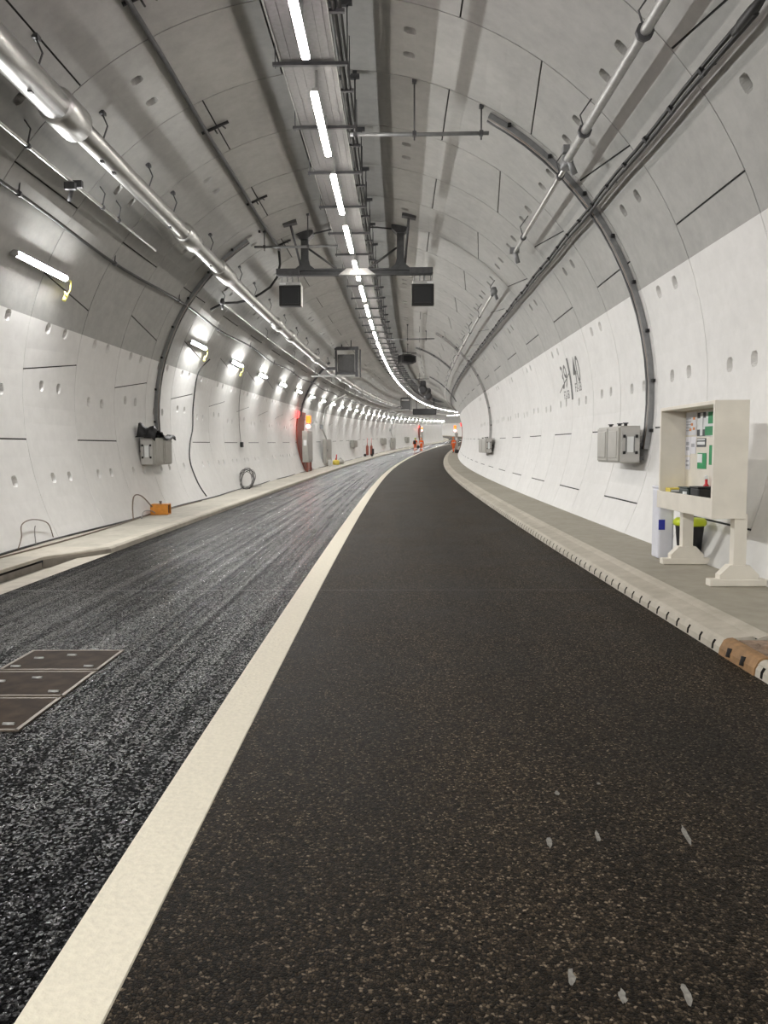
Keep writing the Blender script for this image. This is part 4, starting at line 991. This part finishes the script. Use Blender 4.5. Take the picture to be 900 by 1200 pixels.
# ------------------------------------------------------------------ people
def person(s, lat, h, yaw, pose, helmet, label):
    t = empty('person', M(s, lat, h, yaw), label, 'person')
    V = {}; E = []; RD = {}
    def j(n, x, y, z, r, parent=None):
        V[n] = (x, y, z); RD[n] = r
        if parent: E.append((parent, n))
    sw = pose.get('stride', .18)
    j('pel', 0, 0, .95, .15); j('waist', 0, 0, 1.1, .135, 'pel'); j('chest', 0, .01, 1.32, .16, 'waist'); j('neck', 0, .01, 1.48, .06, 'chest'); j('head', 0, .03, 1.58, .085, 'neck'); j('crown', 0, .03, 1.70, .085, 'head')
    for sg, nm in ((-1, 'l'), (1, 'r')):
        f = sw * sg
        j('hip' + nm, sg * .1, 0, .9, .105, 'pel'); j('kn' + nm, sg * .11, f * .5 + .03, .5, .075, 'hip' + nm); j('an' + nm, sg * .11, f - (.06 if f < 0 else 0), .11, .05, 'kn' + nm); j('to' + nm, sg * .12, f + .14, .05, .04, 'an' + nm)
        a = -f * .8
        j('sh' + nm, sg * .2, 0, 1.40, .075, 'chest'); j('el' + nm, sg * .27, a * .4 - .02, 1.13, .055, 'sh' + nm)
        hx, hy, hz = sg * .27, a + .06, .89
        j('wr' + nm, hx, hy, hz, .036, 'el' + nm); j('pa' + nm, hx, hy + .02, hz - .07, .036, 'wr' + nm)
        for i in range(4): j('f%d' % i + nm, hx - sg * .01, hy + .045 - .024 * i, hz - .145 + (.012 if i in (0, 3) else 0), .0095, 'pa' + nm)
        j('th' + nm, hx - sg * .035, hy + .055, hz - .09, .011, 'pa' + nm)
    names = list(V); me = bpy.data.meshes.new('body'); me.from_pydata([V[n] for n in names], [(names.index(a), names.index(b)) for a, b in E], [])
    o = bpy.data.objects.new('tmp', me); COL.objects.link(o)
    sk = o.modifiers.new('s', 'SKIN'); sk.use_smooth_shade = True
    for i, n in enumerate(names): me.skin_vertices[0].data[i].radius = (RD[n], RD[n]); 
    me.skin_vertices[0].data[0].use_root = True
    su = o.modifiers.new('u', 'SUBSURF'); su.levels = su.render_levels = 1
    dg = bpy.context.evaluated_depsgraph_get(); m2 = bpy.data.meshes.new_from_object(o.evaluated_get(dg)); bpy.data.objects.remove(o)
    m2.materials.clear()
    for q in ('hi_vis', 'skin', 'boot_black', 'reflective'): m2.materials.append(MATS[q])
    for f in m2.polygons:
        c = f.center; mi = 0
        if c.z > 1.5 or (abs(c.x) > .2 and c.z < .9): mi = 1
        elif c.z < .16: mi = 2
        elif 1.16 < c.z < 1.22 and abs(c.x) < .22 or .42 < c.z < .47: mi = 3
        f.material_index = mi; f.use_smooth = True
    b = bpy.data.objects.new('body', m2); COL.objects.link(b); b.parent = t
    b = MB(); b.lathe([(.135, 1.66), (.125, 1.70), (.105, 1.76), (.05, 1.80)], 14, c=(0, .02, 0)); b.lathe([(.15, 1.655), (.15, 1.67)], 14, c=(0, .05, 0)); b.build('hard_hat', helmet, t)
    b = MB()
    for sg in (-1, 1): b.lathe([(.002, -.012), (.012, 0), (.002, .012)], 8, c=(sg * .032, .112, 1.615))
    b.build('eyes', 'boot_black', t)
    b = MB(); b.prism([(-.015, 1.565), (.015, 1.565), (.008, 1.61), (-.008, 1.61)], .105, .135); b.build('nose', 'skin', t)
    return t
person(97.6, -.95, 0, .1, {'stride': .22}, 'helmet_green', 'worker in orange hi-vis walking away with a black backpack, left of the pair')
person(97.0, -.12, 0, -.05, {'stride': -.22}, 'helmet_orange', 'worker in orange hi-vis walking away, right of the pair by the centre line')
person(85.4, 4.28, HR, .8, {'stride': .08}, 'helmet_orange', 'worker in orange hi-vis standing on the far right walkway')
t_ = empty('backpack', M(97.38, -1.02, .98, .1), 'black backpack on the left walking worker', 'backpack')
b = MB(); b.box((0, 0, .25), (.34, .2, .5), bev=.07); b.build('sack', 'black_plastic', t_)
b = MB(); b.box((0, -.1, .18), (.24, .08, .22), bev=.03); b.build('pocket', 'boot_black', t_)
t_ = empty('carry_bag', M(97.0, -.52, .42), 'black bag carried low between the two walking workers', 'bag')
b = MB(); b.box((0, 0, .2), (.32, .16, .4), bev=.05); b.build('sack', 'black_plastic', t_)
b = MB(); b.tube([(-.08, 0, .38), (0, 0, .52), (.08, 0, .38)], .015, 6); b.build('handle', 'boot_black', t_)
t_ = empty('kit_bag', M(84.6, 4.66, HR), 'big black bag on the right walkway at the standing worker', 'bag')
b = MB(); b.box((0, 0, .2), (.46, .6, .4), bev=.1); b.build('sack', 'black_plastic', t_)
b = MB(); b.tube([(-.02, -.15, .38), (0, 0, .47), (.02, .15, .38)], .018, 6); b.build('handle', 'boot_black', t_)
# dark unit on the far right wall (beyond the limb)

# ------------------------------------------------------------------ camera, world, view
cam = bpy.data.cameras.new('camera'); co = bpy.data.objects.new('camera', cam); COL.objects.link(co)
yaw, pitch, roll, f = -0.0008, 0.0838, -0.0048, 877.43
co.matrix_world = Matrix.Translation((X0, 0, CAMH)) @ Matrix.Rotation(-yaw, 4, 'Z') @ Matrix.Rotation(PI / 2 - pitch, 4, 'X') @ Matrix.Rotation(roll, 4, 'Z')
cam.sensor_fit = 'VERTICAL'; cam.sensor_height = 36.0; cam.sensor_width = 27.0; cam.lens = f / 1200 * 36
cam.clip_start = .05; cam.clip_end = 600
scn.camera = co
w = bpy.data.worlds.new('World'); scn.world = w; w.use_nodes = True
w.node_tree.nodes['Background'].inputs[0].default_value = (.8, .85, .9, 1); w.node_tree.nodes['Background'].inputs[1].default_value = 0.02
vs = scn.view_settings
scn.display_settings.display_device = 'sRGB'
vs.view_transform = 'Standard'; vs.look = 'None'; vs.gamma = 1.0; vs.use_curve_mapping = False; vs.exposure = 0.52
cy = scn.cycles
cy.use_denoising = True
cy.max_bounces = 8; cy.diffuse_bounces = 6; cy.glossy_bounces = 3; cy.transmission_bounces = 2
cy.sample_clamp_indirect = 8.0
cy.caustics_reflective = False; cy.caustics_refractive = False
cy.use_light_tree = True
